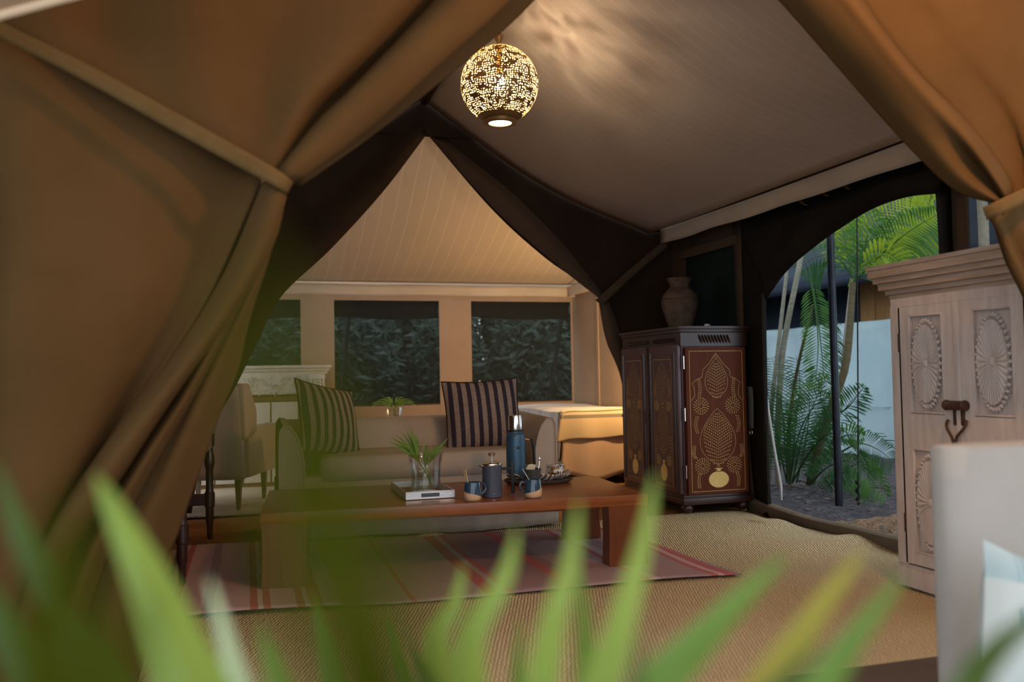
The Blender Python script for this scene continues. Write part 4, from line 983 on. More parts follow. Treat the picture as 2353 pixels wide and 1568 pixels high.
# fern bowl on the console behind the sofa
cs = thing('console_table', 'narrow brown console table hidden behind the sofa back', 'table', (1.2, 7.62, 0))
MB().box((0, 0, .685), (1.1, .34, .03), bev=.004).build('tabletop', BROWNW, cs)
for sx in (-1, 1):
    for sy in (-1, 1): MB().box((sx*.5, sy*.13, .346), (.05, .05, .65)).build('leg', BROWNW, cs)
v2 = thing('glass_vase', 'small glass vase of fern leaves behind the sofa back below the windows', 'vase', (1.215, 7.6, .702))
MB().lathe([(.0, 0), (.060, 0), (.064, .01), (.075, .10), (.080, .12), (.076, .119), (.070, .10), (.060, .012), (0, .008)], seg=28).build('glass', GLASS, v2)
MB().lathe([(.0, .01), (.058, .01), (.064, .06), (0, .06)], seg=24).build('water', WATER, v2)
for gi, (lab, sg) in enumerate((('fern like palm leaf drooping from the small vase towards the fireplace', -1), ('fern like palm leaf drooping from the small vase towards the upright cushion', 1))):
    tips = [(1.215+sg*(.02+.028*k), 7.6+.05*sin(k*2.3), .702+.215-.010*max(0, k-2)**1.2 + .012*sin(k*3)) for k in range(9)] + [(1.215+sg*(.02+.02*k), 7.52, .80+.06*sin(k)) for k in range(4)]
    sprig(lab, (1.215, 7.6, .72), (1.215+sg*.01, 7.6, .83), tips, (0, 0, .035), 0, 'fern leaves in the small vase', .013)
# carved white fireplace mantel
mt = thing('carved_mantel', 'white carved wooden mantelpiece in the back room behind the armchair', 'mantel', (.08, 9.42, 0))
MB().box((0, 0, .55), (1.36, .56, 1.10), bev=.005).build('body', BROWNW, mt)
cm = MB()
for z, e, h_ in ((1.215, .03, .028), (1.185, .012, .03), (1.155, -.006, .028)): cm.box((0, -.02, z), (1.40+2*e, .60+2*e, h_), bev=.006)
cm.build('cornice', CARVW, mt)
fz = MB(); fz.box((-.08, -.325, 1.04), (1.18, .03, .21), bev=.004)
for i in range(170):   # worn leaf carving along the frieze
    u = random.random(); x = -.64+1.12*u; z = .945+.17*random.random()**1.5; a = random.uniform(0, pi); L = random.uniform(.018, .04)
    fz.tube(smooth([(x-L*cos(a), -.339, z-L*sin(a)), (x, -.350, z), (x+L*cos(a+.6), -.339, z+L*sin(a+.6))], 5), [.002, .005, .007, .005, .002], 5)
fz.build('carved_frieze', CARVW, mt)
cbk = MB()
prof = [(-.30, 1.14), (-.42, 1.14), (-.435, 1.09), (-.41, 1.05), (-.43, 1.01), (-.40, .96), (-.36, .93), (-.33, .87), (-.30, .85)]
for x0, x1 in ((.50, .66),):
    n = len(prof); cbk.add([V((x0, y, z)) for y, z in prof]+[V((x1, y, z)) for y, z in prof], [list(range(n)), list(range(2*n-1, n-1, -1))]+[[i, n+i, n+i+1, i+1] for i in range(n-1)])
for i in range(5):
    cbk.tube([(.52+.03*i, -.43+.012*math.sin(k*.8+i), 1.09-.04*k*.8) for k in range(6)], [.01, .014, .012, .014, .011, .006], 6)
cbk.tube([(.58+.03*cos(k*.7)*(1-k/16), -.445, 1.045+.03*sin(k*.7)*(1-k/16)) for k in range(16)], .007, 6)
cbk.build('corbel', CARVW, mt)
MB().box((.0, -.285, .90), (1.34, .03, .05), bev=.005).build('lower_rail', BROWNW, mt)
for k in range(5): MB().box((-.54+.27*k, -.287, .46), (.255, .02, .80), bev=.006).build('plank', CARVW, mt)
# wing armchair seen from behind
ac = thing('wing_armchair', 'mauve beige wing armchair on tapered legs seen from its back', 'chair', (.0, 7.86, 0), R(-18))
MB().box((-.28, .06, .42), (.66, .66, .28), bev=.03).build('seat', CHAIRF, ac)
def acb(u, v):
    z = .28+.80*v; w = .36-.02*v; y = -.34-.09*v; b_ = .02*sin(pi*u)
    return V((-.28-w+2*w*u, y-b_, z-.05*(2*u-1)**4*v))
MB().grid(acb, 14, 14).build('backrest', CHAIRF, ac, solid=.10, ang=70)
for sx in (-1, 1):
    MB().box((-.28+sx*.335, .06, .49), (.11, .78, .42), bev=.035).build('armrest', CHAIRF, ac, ang=60)
    x = -.28+sx*.345
    w_ = MB().loft([[(x, -.40, .60), (x, -.43, .85), (x, -.45, 1.06)], [(x+sx*.01, -.30, .62), (x+sx*.01, -.26, .85), (x, -.30, 1.05)], [(x+sx*.02, -.16, .66), (x+sx*.02, -.17, .84), (x, -.26, .99)]], 12, 12)
    w_.build('wing', CHAIRF, ac, solid=.07, ang=70)
for sx in (-1, 1):
    for sy, yy in ((-1, -.33), (1, .36)): MB().lathe([(.020, 0), (.036, .26)], (-.28+sx*.30, yy, .024), 4, M=Matrix.Rotation(pi/4, 4, 'Z')).build('leg', PALEW, ac)
# dark turned-leg desk at the left
dk = thing('writing_desk', 'dark wooden desk on turned legs half hidden by the left canvas flap', 'desk', (-.60, 5.48, .012), R(-3.5))
MB().box((.055, 0, .745), (.59, 1.40, .03), bev=.005).build('tabletop', DARKW, dk)
MB().box((.055, 0, .68), (.55, 1.36, .10)).build('apron', DARKW, dk)
for sx in (-1, 1):
    for sy in (-1, 1):
        MB().lathe([(.012, 0), (.018, .01), (.020, .10), (.026, .12), (.026, .19)] + [(.027, .21), (.033, .215), (.033, .305), (.027, .31), (.024, .33), (.024, .46), (.030, .48), (.034, .50), (.030, .55), (.024, .57), (.022, .60), (.032, .62), (.032, .70)], (.31 if sx > 0 else -.20, sy*.66, .030), 14).build('leg', DARKW, dk)
MB().box((.055, .66, .29), (.51, .035, .075), bev=.004).build('stretcher', DARKW, dk)
MB().box((.055, -.66, .29), (.51, .035, .075), bev=.004).build('stretcher', DARKW, dk)

# ---------------------------------------------------------------- pendant lamp
pd = thing('pendant_lamp', 'pierced brass globe pendant lamp glowing under the tent ridge', 'lamp', tuple(PENDANT))
Rg = .225
gm = MB(); nu, nv = 64, 33
ph0, ph1 = -1.17, 1.42
vs = [V((Rg*cos(ph0+(ph1-ph0)*j/(nv-1))*cos(2*pi*i/nu), Rg*cos(ph0+(ph1-ph0)*j/(nv-1))*sin(2*pi*i/nu), Rg*sin(ph0+(ph1-ph0)*j/(nv-1)))) for j in range(nv) for i in range(nu+1)]
fs = [[j*(nu+1)+i, j*(nu+1)+i+1, (j+1)*(nu+1)+i+1, (j+1)*(nu+1)+i] for j in range(nv-1) for i in range(nu)]
gm.add(vs, fs); go = gm.build('pierced_globe', PIERCED, pd, ang=180)
uvl = go.data.uv_layers.new(name='UVMap')
for lp in go.data.loops:
    k = lp.vertex_index; uvl.data[lp.index].uv = ((k % (nu+1))/nu, (k//(nu+1))/(nv-1))
MB().lathe([(.087, -.206), (.097, -.209), (.096, -.226), (.072, -.230), (.067, -.227), (.068, -.215)], seg=40, cap=False).build('bottom_ring', BRONZE, pd)
MB().lathe([(0, -.222), (.068, -.222)], seg=32, cap=False).build('diffuser', DIFF, pd)
MB().lathe([(.07, .214), (.045, .225), (.016, .232), (.013, .25), (.026, .272), (.029, .285), (.022, .300), (.012, .312), (.010, .36), (.007, .37), (.007, .56), (.007, .62)], seg=20, cap=False).build('finial_stem', BRONZE, pd)
MB().lathe([(0, -.03), (.022, -.022), (.032, .0), (.026, .03), (.015, .05), (0, .052)], seg=16).build('bulb', BULBP, pd)
MB().lathe([(0, .052), (.016, .052), (.016, .22)], seg=12).build('lamp_socket', BRONZE, pd)

# ---------------------------------------------------------------- foreground couch
co = thing('lounge_couch', 'pale grey upholstered couch back in front of the whitewashed wardrobe', 'sofa', (2.62, 1.72, 0))
def cback(u, v):
    a = 2*pi*u; k = 6
    x = .80*math.copysign(abs(cos(a))**(2/k), cos(a)); y = .075*math.copysign(abs(sin(a))**(2/3), sin(a))
    return V((x, .26+y, .06+.80*v))
cb_ = MB().grid(cback, 64, 10, True); cb_.f.append([9*64+k for k in range(64)])
cb_.add([V((p.x*.992, .26+(p.y-.26)*.6, .868)) for p in cb_.v[9*64:10*64]], [])
cb_.f.pop(); n0 = 9*64; n1 = 10*64
cb_.f += [[n0+k, n0+(k+1) % 64, n1+(k+1) % 64, n1+k] for k in range(64)] + [[n1+k for k in range(64)]]
cb_.build('backrest', COUCH, co, ang=70)
MB().box((.04, -.20, .14), (1.50, .74, .20), bev=.05).build('seat', COUCH, co, ang=70)
for sx in (-1, 1):
    for sy in (-.5, .24): MB().lathe([(.018, 0), (.026, .09)], (sx*.7, sy, 0), 10).build('leg', PALEW, co)
TEX = N('white_teal_printed_cushion'); TEX.set(Roughness=.9); TEX.b.inputs['Specular IOR Level'].default_value = .1
_x, _z = TEX.axis(0), TEX.axis(2)
_vs = TEX.math('LESS_THAN', TEX.math('FRACT', TEX.math('DIVIDE', _x, .019)), .55)
_b1 = TEX.ramp(TEX.math('ADD', _z, .5), [(0, (0, 0, 0)), (.515, (1, 1, 1)), (.555, (0, 0, 0)), (.615, (.5, .5, .5)), (.75, (0, 0, 0))], True)
_xb = TEX.math('GREATER_THAN', _x, -.165)
TEX.col(TEX.mix(TEX.math('MULTIPLY', TEX.math('MULTIPLY', _vs, _b1), _xb), TEX.ramp(TEX.math('ADD', _z, .5), [(0, (.50, .56, .54)), (.61, (.53, .58, .56)), (.62, (.36, .47, .49)), (.75, (.5, .56, .56))]), (.17, .30, .34)))
TEX.bump(TEX.noise(250, 2), .2, .004)
cu = thing('printed_cushion', 'white cushion printed with teal bars leaning on the pale grey couch', 'cushion', tuple(atd(2432, 1500, 2.02)))
cu.rotation_euler = (R(-14), R(20), R(-4)); pillow(cu, .46, .40, .17, TEX.m)

# ---------------------------------------------------------------- rolled black door flap and things in the side doorway
df = thing('door_flap', 'black canvas door flap rolled up and sagging over the side doorway', 'curtain', (3.7, 4.98, 2.2))
def PXl(l, X): return [atx(x, y, X) for x, y in l]
MB().loft([PXl([(1700, 470), (1800, 450), (1900, 420), (2000, 385), (2090, 352), (2165, 330)], 3.735),
           PXl([(1712, 560), (1800, 530), (1880, 470), (1980, 425), (2080, 395), (2160, 380)], 3.64),
           PXl([(1745, 640), (1800, 585), (1865, 525), (1950, 470), (2050, 435), (2160, 420)], 3.60),
           PXl([(1760, 690), (1800, 632), (1855, 580), (1925, 528), (2000, 482), (2080, 453), (2155, 444)], 3.66),
           PXl([(1750, 660), (1790, 600), (1850, 545), (1920, 490), (2000, 450), (2080, 430), (2155, 425)], 3.72)], 40, 28).build('rolled_canvas', BLACK, df, world=True, solid=.006)
MB().loft([PXl([(1702, 470), (1708, 700), (1716, 900), (1730, 1100), (1740, 1190)], 3.735), PXl([(1742, 480), (1745, 700), (1752, 900), (1760, 1100), (1765, 1190)], 3.69), PXl([(1762, 560), (1760, 700), (1763, 900), (1768, 1100), (1775, 1195)], 3.735)], 30, 12).build('side_edge', BLACK, df, world=True, solid=.006)
MB().loft([PXl([(2146, 380), (2150, 440), (2156, 520), (2160, 640), (2164, 900)], 3.735), PXl([(2164, 380), (2168, 440), (2172, 520), (2176, 640), (2180, 900)], 3.69), PXl([(2180, 380), (2183, 440), (2186, 520), (2190, 640), (2192, 900)], 3.735)], 24, 10).build('side_edge', BLACK, df, world=True, solid=.006)
for pts in ([(1838, 440), (1834, 452), (1842, 466), (1855, 473)], [(1893, 420), (1886, 430), (1892, 444), (1902, 452)], [(1937, 405), (1934, 415), (1942, 428), (1950, 436)]):
    MB().loft([PXl([(x-4, y) for x, y in pts], 3.58), PXl([(x+5, y) for x, y in pts], 3.58)], 12, 3).build('tie_loop', TAPE, df, world=True, solid=.004)
zs = thing('zip_pull', 'grey webbing zip pull with steel ring on the edge of the side doorway', 'strap', tuple(atx(1724, 990, 3.66)))
MB().loft([PXl([(1717, 888), (1719, 930), (1721, 985)], 3.66), PXl([(1729, 890), (1731, 930), (1731, 985)], 3.66)], 10, 3).build('webbing', fabric('grey_webbing', (.08, .08, .075), (.11, .11, .10)), zs, world=True, solid=.004)
c_ = atx(1726, 994, 3.66)
MB().tube([c_+V((0, .018*cos(a*pi/8), .018*sin(a*pi/8))) for a in range(16)], .003, 6, True).build('ring', STEEL, zs, world=True)
wr = MB().tube(smooth([atx(1737, 720, 3.80), atx(1745, 800, 3.84), atx(1766, 950, 3.9), atx(1782, 1050, 3.95), atx(1793, 1110, 3.98), atx(1796, 1150, 4.0)], 14), [.012]*11+[.012, .013, .007], 8).build('guy_rope', ROPEW)
tag(wr, 'white braided guy rope slanting down inside the side doorway', 'rope')

# ---------------------------------------------------------------- outside the side door
def ground(u, v):
    x = XW+.06+9*u; y = -1+17*v
    return V((x, y, -.02+.02*sin(x*5+y*3)+.02*sin(y*7-x*2)))
struct('ground', MB().grid(ground, 60, 90), SOIL)
struct('ground_back', MB().grid(lambda u, v: V((-9+22*u, YB+.1+10*v, -.05)), 4, 4), SOIL)
struct('ground_left', MB().grid(lambda u, v: V((XL-.1-9*u, -3+17*v, -.05)), 4, 4), SOIL)
mo = MB()
mo.grid(lambda u, v: V((4.0+1.3*u, 3.9+1.55*v, -.03+.13*(sin(pi*u)*sin(pi*v))**.8+.010*sin(u*31+v*17)+.008*sin(v*47-u*23))), 40, 40)
tag(mo.build('earth_mound', MOUND), 'low mound of loose brown earth outside the side doorway', 'mound')
lt = MB()
for i in range(420):
    x, y = random.uniform(3.95, 5.6), random.uniform(4.3, 7.4); a = random.uniform(0, 6.3); L = random.uniform(.012, .045); z = .012+random.random()*.03
    d = V((cos(a), sin(a), random.uniform(-.2, .3)))*L; q = V((-sin(a), cos(a), random.uniform(-.5, .5)))*L*.35
    p = V((x, y, z)); lt.add([p-d, p+q, p+d, p-q], [[0, 1, 2, 3]])
hd = thing('hedge', 'tall dark hedge closing the view behind the leafy bushes', 'hedge', (1.8, 12.9, 0))
hm = MB()
for i in range(14000):
    p = V((random.uniform(-4.5, 8.5), 12.9+random.uniform(-.25, .25), random.uniform(.0, 3.6)))
    a = V((random.uniform(-1, 1), random.uniform(-.5, .5), random.uniform(-1, 1))).normalized()*random.uniform(.09, .17); b = V((-a.z, 0, a.x))*.45
    hm.add([p-a, p+b, p+a, p-b], [[0, 1, 2, 3]])
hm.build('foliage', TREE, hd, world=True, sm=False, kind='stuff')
for k in range(12): MB().tube([(-4+k*1.1, 12.9, -.05), (-3.9+k*1.1, 12.9, 2.2)], .04, 6).build('stem', CANED, hd, world=True)
tag(lt.build('leaf_litter', LITTER, sm=False), 'dry leaf litter strewn on the dark soil outside', 'leaves', None, 'stuff')
for i in range(6):
    x, y = random.uniform(4.3, 5.4), random.uniform(5.4, 7.2); a = random.uniform(0, 6.3); L = random.uniform(.08, .22)
    o = MB().tube(smooth([(-L*cos(a), -L*sin(a), .02), (0, .01, .035), (L*cos(a), L*sin(a), .03)], 5), .008, 5).build('fallen_twig', LITTER, loc=(x, y, 0))
    tag(o, 'dry fallen twig on the dark soil around the palm clump', 'twig', 'twigs on the soil')
po = MB().lathe([(.030, -.05), (.030, 2.4)], (4.47, 5.90, 0), 16).build('tent_pole', POLE)
tag(po, 'dark steel tent pole standing in the soil outside the side doorway', 'pole')
cb2 = MB().tube(smooth([(4.62, 5.86, .0), (4.64, 5.84, 1.0), (4.66, 5.80, 2.6)], 10), .006, 6).tube([(4.62+.012*cos(k), 5.86+.012*sin(k), .02+.012*k) for k in range(16)], .011, 6).build('guy_line', ROPEB)
tag(cb2, 'thin black cord running up beside the dark steel pole', 'cord')
# neighbouring tent with canvas wall, boards and dark roof
nt = thing('neighbour_tent', 'blue grey neighbouring canvas tent with boards and dark roof outside', 'tent', (8, 10, 0))
def nw(u, v):
    y = 7.0+7*u; return V((7.75+.05*sin(y*4.1)+.03*sin(y*9)*v, y, -.3+2.02*v))
MB().grid(nw, 80, 20).build('canvas_wall', NEIGH, nt, world=True, solid=.01)
MB().tube([(7.74, 7.0+.5*k, .62+.01*sin(k)) for k in range(15)], .006, 5).build('seam', NEIGH, nt, world=True)
for k in range(10):
    MB().box((8.0, 7.1+.30*k, 1.95), (.05, .285, .75), bev=.008).build('board', TIMBER, nt, world=True)
MB().box((8.05, 12.0, 1.95), (.05, 4.3, .75)).build('shaded_panel', NROOF, nt, world=True)
MB().grid(lambda u, v: V((7.35+3.2*v, 5.5+9*u, 2.30+1.9*v-.1*sin(pi*v))), 20, 10).build('roof_canvas', NROOF, nt, world=True, solid=.01)
MB().grid(lambda u, v: V((7.35, 5.5+9*u, 2.17+.13*v)), 20, 2).build('roof_valance', NROOF, nt, world=True, solid=.01)

def leaflets(mb, p, t, side, upv, L, w, droop):
    # one leaflet: folded pointed strip of 2 bends
    d = (side + t*.55).normalized(); a = p; b = p+d*L*.45+upv*L*.05; c = p+d*L*.8+V((0, 0, -droop*L*.45)); e = p+d*L+V((0, 0, -droop*L))
    q = d.cross(upv).normalized()*w/2
    mb.add([a, b-q, b+q, c-q*.8, c+q*.8, e], [[0, 1, 2], [1, 3, 4, 2], [3, 5, 4]])
def frond(pts, L, w, mat, parent, n=26, droop=.35, upv=None, start=.15, name='frond', rad=.010, sides=(1, -1), jit=.12, tilt=.25):
    w *= .60; n = int(n*1.55); P_ = smooth(pts, 40); mb = MB(); mb.tube(P_, [rad*(1-.8*i/39) for i in range(40)], 5)
    for k in range(n):
        f = start+(1-start)*k/(n-1); i = min(38, int(f*39)); p = P_[i]; t = (P_[i+1]-P_[i]).normalized()
        vw = (p-CAM).normalized() if upv is None else V(upv)
        s_ = t.cross(vw).normalized(); ll = L*(sin(pi*(.12+.83*f))**.7)
        for sg in sides:
            dd = (s_*sg + vw*tilt*random.uniform(-1, 1)).normalized()
            leaflets(mb, p, t, dd, vw, ll*random.uniform(1-jit, 1+jit), w, droop*random.uniform(.6, 1.3))
    return mb.build(name, mat, parent, world=True, sm=False)
pc = thing('areca_palm', 'clump of areca palm canes and dark fronds outside the side doorway', 'palm', (5.0, 7.0, 0))
def AX(l): return [atx(*p) for p in l]
for pts, r_, mt_ in (([(1790, 1115, 5.0), (1788, 980, 5.0), (1800, 800, 5.0), (1836, 615, 5.0), (1850, 530, 5.05)], .035, CANE), ([(1768, 1115, 4.95), (1772, 950, 4.95), (1788, 800, 4.95), (1806, 640, 4.95), (1815, 560, 4.95)], .024, CANE),
                     ([(1862, 1115, 5.1), (1880, 1040, 5.1), (1912, 930, 5.15), (1945, 830, 5.25), (1960, 650, 5.4)], .045, CANED), ([(1815, 1115, 5.05), (1812, 1000, 5.05), (1830, 860, 5.05), (1868, 700, 5.1)], .020, CANED),
                     ([(1940, 860, 5.5), (1948, 760, 5.5), (1960, 640, 5.5)], .040, plain('pale_pink_cane', (.34, .29, .28), (.46, .41, .40), 9, .7))):
    p = AX(pts); MB().tube(smooth(p, 20), [r_*(1-.35*i/19) for i in range(20)], 10).build('cane', mt_, pc, world=True)
for pts, L, w, mt_, n, dr, sd in (
    ([(1958, 655, 5.5), (2010, 600, 5.5), (2085, 535, 5.5), (2160, 490, 5.5)], .42, .030, LEAFM, 30, .5, (1, -1)),
    ([(1958, 655, 5.5), (2010, 560, 5.6), (2080, 500, 5.7), (2170, 470, 5.8)], .55, .034, LEAFB, 34, .1, (1, -1)),
    ([(1950, 660, 5.4), (1990, 540, 5.6), (2060, 450, 5.9), (2130, 420, 6.1)], .60, .034, LEAFB, 34, .6, (1, -1)),
    ([(1980, 610, 5.3), (2030, 585, 5.3), (2060, 600, 5.3), (2075, 618, 5.3)], .22, .045, LEAFB, 9, .2, (1, -1)),
    ([(1962, 650, 5.4), (1990, 560, 5.4), (1995, 480, 5.4)], .30, .026, LEAFM, 16, .4, (1, -1)),
    ([(1958, 640, 5.4), (1935, 520, 5.4), (1928, 460, 5.4)], .28, .026, LEAFM, 14, .4, (1, -1)),
    ([(1962, 640, 5.3), (1920, 590, 5.2), (1870, 592, 5.2), (1835, 620, 5.2)], .25, .026, LEAFD, 16, .6, (1, -1)),
    ([(1862, 640, 5.1), (1872, 700, 5.1), (1880, 790, 5.1), (1872, 900, 5.1)], .17, .022, LEAFM, 34, .15, (1, -1)),
    ([(1868, 660, 5.3), (1878, 720, 5.3), (1886, 790, 5.3), (1895, 880, 5.3)], .26, .022, LEAFD, 30, .3, (1,)),
    ([(1810, 1110, 5.0), (1800, 980, 5.0), (1790, 880, 5.0), (1772, 820, 5.0)], .30, .014, LEAFD, 44, .2, (1, -1)),
    ([(1815, 1110, 5.0), (1830, 960, 5.0), (1838, 880, 5.0), (1830, 820, 5.0)], .32, .014, LEAFD, 48, .1, (1, -1)),
    ([(1820, 1110, 5.1), (1850, 980, 5.0), (1885, 900, 5.0), (1912, 875, 5.0)], .32, .020, LEAFM, 34, .2, (1, -1)),
    ([(1815, 1110, 4.9), (1835, 1000, 4.9), (1875, 930, 4.8), (1910, 920, 4.8)], .30, .014, LEAFD, 48, .3, (1, -1)),
    ([(1808, 1110, 5.0), (1785, 1000, 4.9), (1770, 930, 4.9), (1760, 880, 4.8)], .26, .014, LEAFD, 38, .3, (1, -1)),
    ([(1820, 1110, 5.0), (1860, 1040, 4.9), (1900, 1000, 4.8), (1940, 1000, 4.8)], .24, .014, LEAFD, 40, .3, (1, -1)),
    ([(1830, 1110, 5.0), (1850, 1020, 5.1), (1860, 930, 5.2), (1850, 850, 5.2)], .30, .014, LEAFD, 48, .2, (1, -1)),
    ([(1860, 1110, 5.3), (1900, 1000, 5.5), (1950, 930, 5.6), (1990, 885, 5.6)], .20, .020, LEAFD, 16, .2, (1, -1)),
    ([(1860, 1115, 4.9), (1900, 1075, 4.7), (1950, 1060, 4.6), (1985, 1085, 4.6)], .20, .018, LEAFD, 26, .5, (1, -1)),
    ([(1930, 1040, 5.4), (1975, 1020, 5.4), (2020, 1035, 5.4), (2055, 1065, 5.4)], .28, .018, LEAFD, 20, .7, (1, -1)),
    ([(1900, 1120, 5.2), (1960, 1070, 5.0), (1995, 1090, 4.9), (2040, 1145, 4.7)], .20, .022, LEAFM, 34, .6, (1, -1)),
    ([(1925, 950, 5.6), (1950, 935, 5.6), (1985, 890, 5.6)], .20, .026, LEAFD, 8, .1, (1, -1)),
    ([(1925, 1010, 5.3), (1950, 1000, 5.3), (1985, 1005, 5.3)], .16, .03, LEAFM, 8, .1, (1, -1))):
    frond(AX(pts), L, w, mt_, pc, n, dr, None, .12, sides=sd)
# vertical dark leaf sheath trunk beyond, right window
tr = thing('light_trunk_tree', 'tree with pale peeling trunk seen through the small window above the wardrobe', 'tree', tuple(atx(2262, 585, 5.5)))
tr.location.z = 0
tp = [atx(2264, 900, 5.5), atx(2262, 580, 5.5), atx(2258, 500, 5.5), atx(2250, 300, 5.5)]
tp[0].z = -.02
MB().tube(smooth(tp, 12), [.05, .045]+[.04]*10, 10).build('trunk', plain('pale_bark', (.42, .38, .28), (.62, .58, .46), 20, .9, 0, .4, 30), tr, world=True)
def leafcloud(mb, c, r_, n, size):
    for i in range(n):
        p = V((random.gauss(0, 1), random.gauss(0, 1), random.gauss(0, 1)))
        p = p.normalized()*random.random()**.4; p = V((c[0]+p.x*r_[0], c[1]+p.y*r_[1], max(.05, c[2]+p.z*r_[2])))
        a = V((random.uniform(-1, 1), random.uniform(-1, 1), random.uniform(-1, .4))).normalized()*size*random.uniform(.6, 1.5); b = a.orthogonal().normalized()*a.length*.32
        mb.add([p-a, p+b, p+a, p-b], [[0, 1, 2, 3]])
    return mb
leafcloud(MB(), (tp[3].x, tp[3].y, 3.4), (1.0, 1.0, .8), 700, .10).build('crown', LEAFD, tr, world=True, sm=False, kind='stuff')
def bush(label, c, r_, n, size, mat, group, name='bush', cat='bush'):
    t = thing(name, label, cat, (c[0], c[1], 0), 0, group)
    leafcloud(MB(), c, r_, n, size).build('foliage', mat, t, world=True, sm=False, kind='stuff')
    for k in range(4): MB().tube(smooth([(c[0]+.05*k-.1, c[1], -.05), (c[0]+(k-1.5)*r_[0]*.3, c[1], c[2]*.6), (c[0]+(k-1.5)*r_[0]*.5, c[1]+.1, c[2])], 8), .02, 5).build('stem', CANED, t, world=True)
    return t
for i, (x, y, rx_, h_) in enumerate(((-.9, 11.6, .58, 1.3), (.25, 11.6, .60, 1.25), (1.42, 11.6, .60, 1.35), (2.6, 11.6, .60, 1.25), (3.78, 11.6, .60, 1.35), (4.95, 11.6, .58, 1.3))):
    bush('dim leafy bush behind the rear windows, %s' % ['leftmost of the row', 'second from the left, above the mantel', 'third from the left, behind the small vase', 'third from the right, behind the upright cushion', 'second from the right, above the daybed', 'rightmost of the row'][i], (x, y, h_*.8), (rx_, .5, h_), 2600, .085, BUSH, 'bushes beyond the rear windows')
for i, (x, y, z, rr) in enumerate(((-3.0, 14.4, 2.4, 2.1), (1.4, 14.6, 2.5, 2.1), (5.8, 14.6, 2.5, 2.1), (13.6, 7.2, 3.6, 2.5), (13.6, 10, 3.6, 2.5), (9.4, 3.6, 2.4, 1.8))):
    t = thing('shade_tree', ['dark shade tree far behind the left rear window', 'dark shade tree far behind the middle rear window', 'dark shade tree far behind the right rear window', 'dark shade tree past the near end of the navy roof', 'dark shade tree past the far end of the navy roof', 'dark shade tree outside the small window over the wardrobe'][i], 'tree', (x, y, 0), 0, 'trees behind the tent' if i < 3 else 'trees beyond the neighbouring tent')
    leafcloud(MB(), (x, y, z), (rr, 1.2, 2.4), 2600, .20).build('crown', TREE, t, world=True, sm=False, kind='stuff')
    MB().tube(smooth([(x, y, -.05), (x+.1, y, 1.2), (x, y+.1, 2.6)], 8), [.16]*4+[.1]*4, 8).build('trunk', CANED, t, world=True)
for i, (x0, x1, yy) in enumerate(((800, 785, 10.6), (1290, 1262, 10.6))):
    p0, p1 = aty(x0, 735, yy), aty(x1, 920, yy); d = (p1-p0); p1 = p0+d*((p0.z+.05)/(-d.z))
    o = MB().tube([p0+(p0-p1)*.35, p1], .028, 10).build('fly_pole', POLE)
    tag(o, 'dark slanting fly pole behind the window netting %s' % ('near the mantelpiece' if i == 0 else 'above the daybed'), 'pole')

# ---------------------------------------------------------------- palm fronds close to the lens
hubs = {'a': atd(430, 2350, .62), 'b': atd(1290, 2250, .66), 'c': atd(980, 1950, .17)}
hubs['d'] = atd(-40, 1950, .20)
fpm = thing('fan_palm', 'blurred green fan palm leaves rising in front of the camera', 'palm', (.10, .55, 0))
def near(hub, tip, pts, wpx, d, mat, fr, nrm=None, n=22):
    q = [atd(x, y, d) for x, y in pts]; w = wpx*d/FPX
    L = [hubs[hub]] + q + [atd(*tip, d)]
    P_ = smooth(L, n); mb = MB(); vs = []
    for i, p in enumerate(P_):
        t = (P_[min(i+1, n-1)]-P_[max(i-1, 0)]).normalized(); vw = (p-CAM).normalized(); dd = t.cross(vw).normalized()
        dd = (dd*cos(.45)+vw*sin(.45)).normalized()
        f = i/(n-1); ww = w/2*min(1, .35+f*1.2)*min(1, ((1-f)/.42)**.75+.05)
        k = vw*ww*.45
        vs += [p-dd*ww, p+k, p+dd*ww]
    fs = []
    for i in range(n-1): fs += [[3*i, 3*i+1, 3*i+4, 3*i+3], [3*i+1, 3*i+2, 3*i+5, 3*i+4]]
    mb.add(vs, fs); mb.build('leaflet', mat, fr, world=True)
def petiole(hub, foot, name='frond'):
    h_ = hubs[hub]; f_ = V(foot); return MB().tube(smooth([f_, (f_+h_)/2+V((0, -.03, .0)), h_], 12), [.010]*6+[.008]*6, 8).build(name, LEAFND, fpm, world=True)
fa = petiole('a', (.06, .52, 0)); fb = petiole('b', (.12, .56, 0)); fc = petiole('c', (.05, .45, 0))
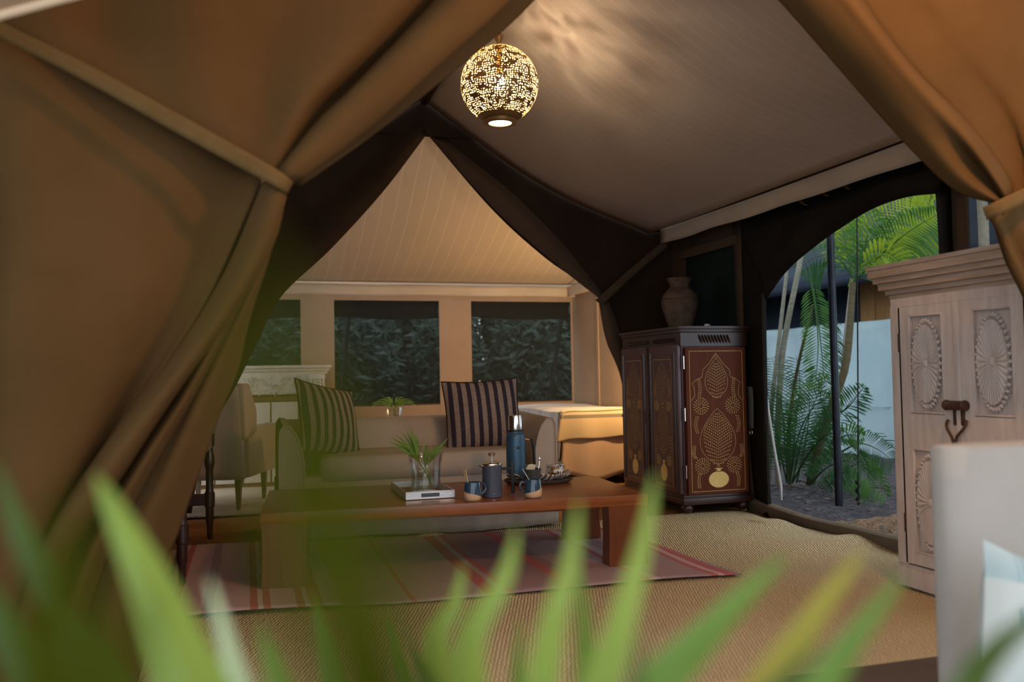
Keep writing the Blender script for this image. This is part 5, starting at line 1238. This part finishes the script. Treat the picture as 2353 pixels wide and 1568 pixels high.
for a in (('a', (-15, 1060), [(330, 1750), (110, 1370)], 120, .55, LEAFNK), ('a', (222, 1095), [(480, 1760), (400, 1480), (300, 1250)], 165, .60, LEAFN), ('a', (480, 1330), [(580, 1760), (540, 1550)], 80, .60, LEAFNP),
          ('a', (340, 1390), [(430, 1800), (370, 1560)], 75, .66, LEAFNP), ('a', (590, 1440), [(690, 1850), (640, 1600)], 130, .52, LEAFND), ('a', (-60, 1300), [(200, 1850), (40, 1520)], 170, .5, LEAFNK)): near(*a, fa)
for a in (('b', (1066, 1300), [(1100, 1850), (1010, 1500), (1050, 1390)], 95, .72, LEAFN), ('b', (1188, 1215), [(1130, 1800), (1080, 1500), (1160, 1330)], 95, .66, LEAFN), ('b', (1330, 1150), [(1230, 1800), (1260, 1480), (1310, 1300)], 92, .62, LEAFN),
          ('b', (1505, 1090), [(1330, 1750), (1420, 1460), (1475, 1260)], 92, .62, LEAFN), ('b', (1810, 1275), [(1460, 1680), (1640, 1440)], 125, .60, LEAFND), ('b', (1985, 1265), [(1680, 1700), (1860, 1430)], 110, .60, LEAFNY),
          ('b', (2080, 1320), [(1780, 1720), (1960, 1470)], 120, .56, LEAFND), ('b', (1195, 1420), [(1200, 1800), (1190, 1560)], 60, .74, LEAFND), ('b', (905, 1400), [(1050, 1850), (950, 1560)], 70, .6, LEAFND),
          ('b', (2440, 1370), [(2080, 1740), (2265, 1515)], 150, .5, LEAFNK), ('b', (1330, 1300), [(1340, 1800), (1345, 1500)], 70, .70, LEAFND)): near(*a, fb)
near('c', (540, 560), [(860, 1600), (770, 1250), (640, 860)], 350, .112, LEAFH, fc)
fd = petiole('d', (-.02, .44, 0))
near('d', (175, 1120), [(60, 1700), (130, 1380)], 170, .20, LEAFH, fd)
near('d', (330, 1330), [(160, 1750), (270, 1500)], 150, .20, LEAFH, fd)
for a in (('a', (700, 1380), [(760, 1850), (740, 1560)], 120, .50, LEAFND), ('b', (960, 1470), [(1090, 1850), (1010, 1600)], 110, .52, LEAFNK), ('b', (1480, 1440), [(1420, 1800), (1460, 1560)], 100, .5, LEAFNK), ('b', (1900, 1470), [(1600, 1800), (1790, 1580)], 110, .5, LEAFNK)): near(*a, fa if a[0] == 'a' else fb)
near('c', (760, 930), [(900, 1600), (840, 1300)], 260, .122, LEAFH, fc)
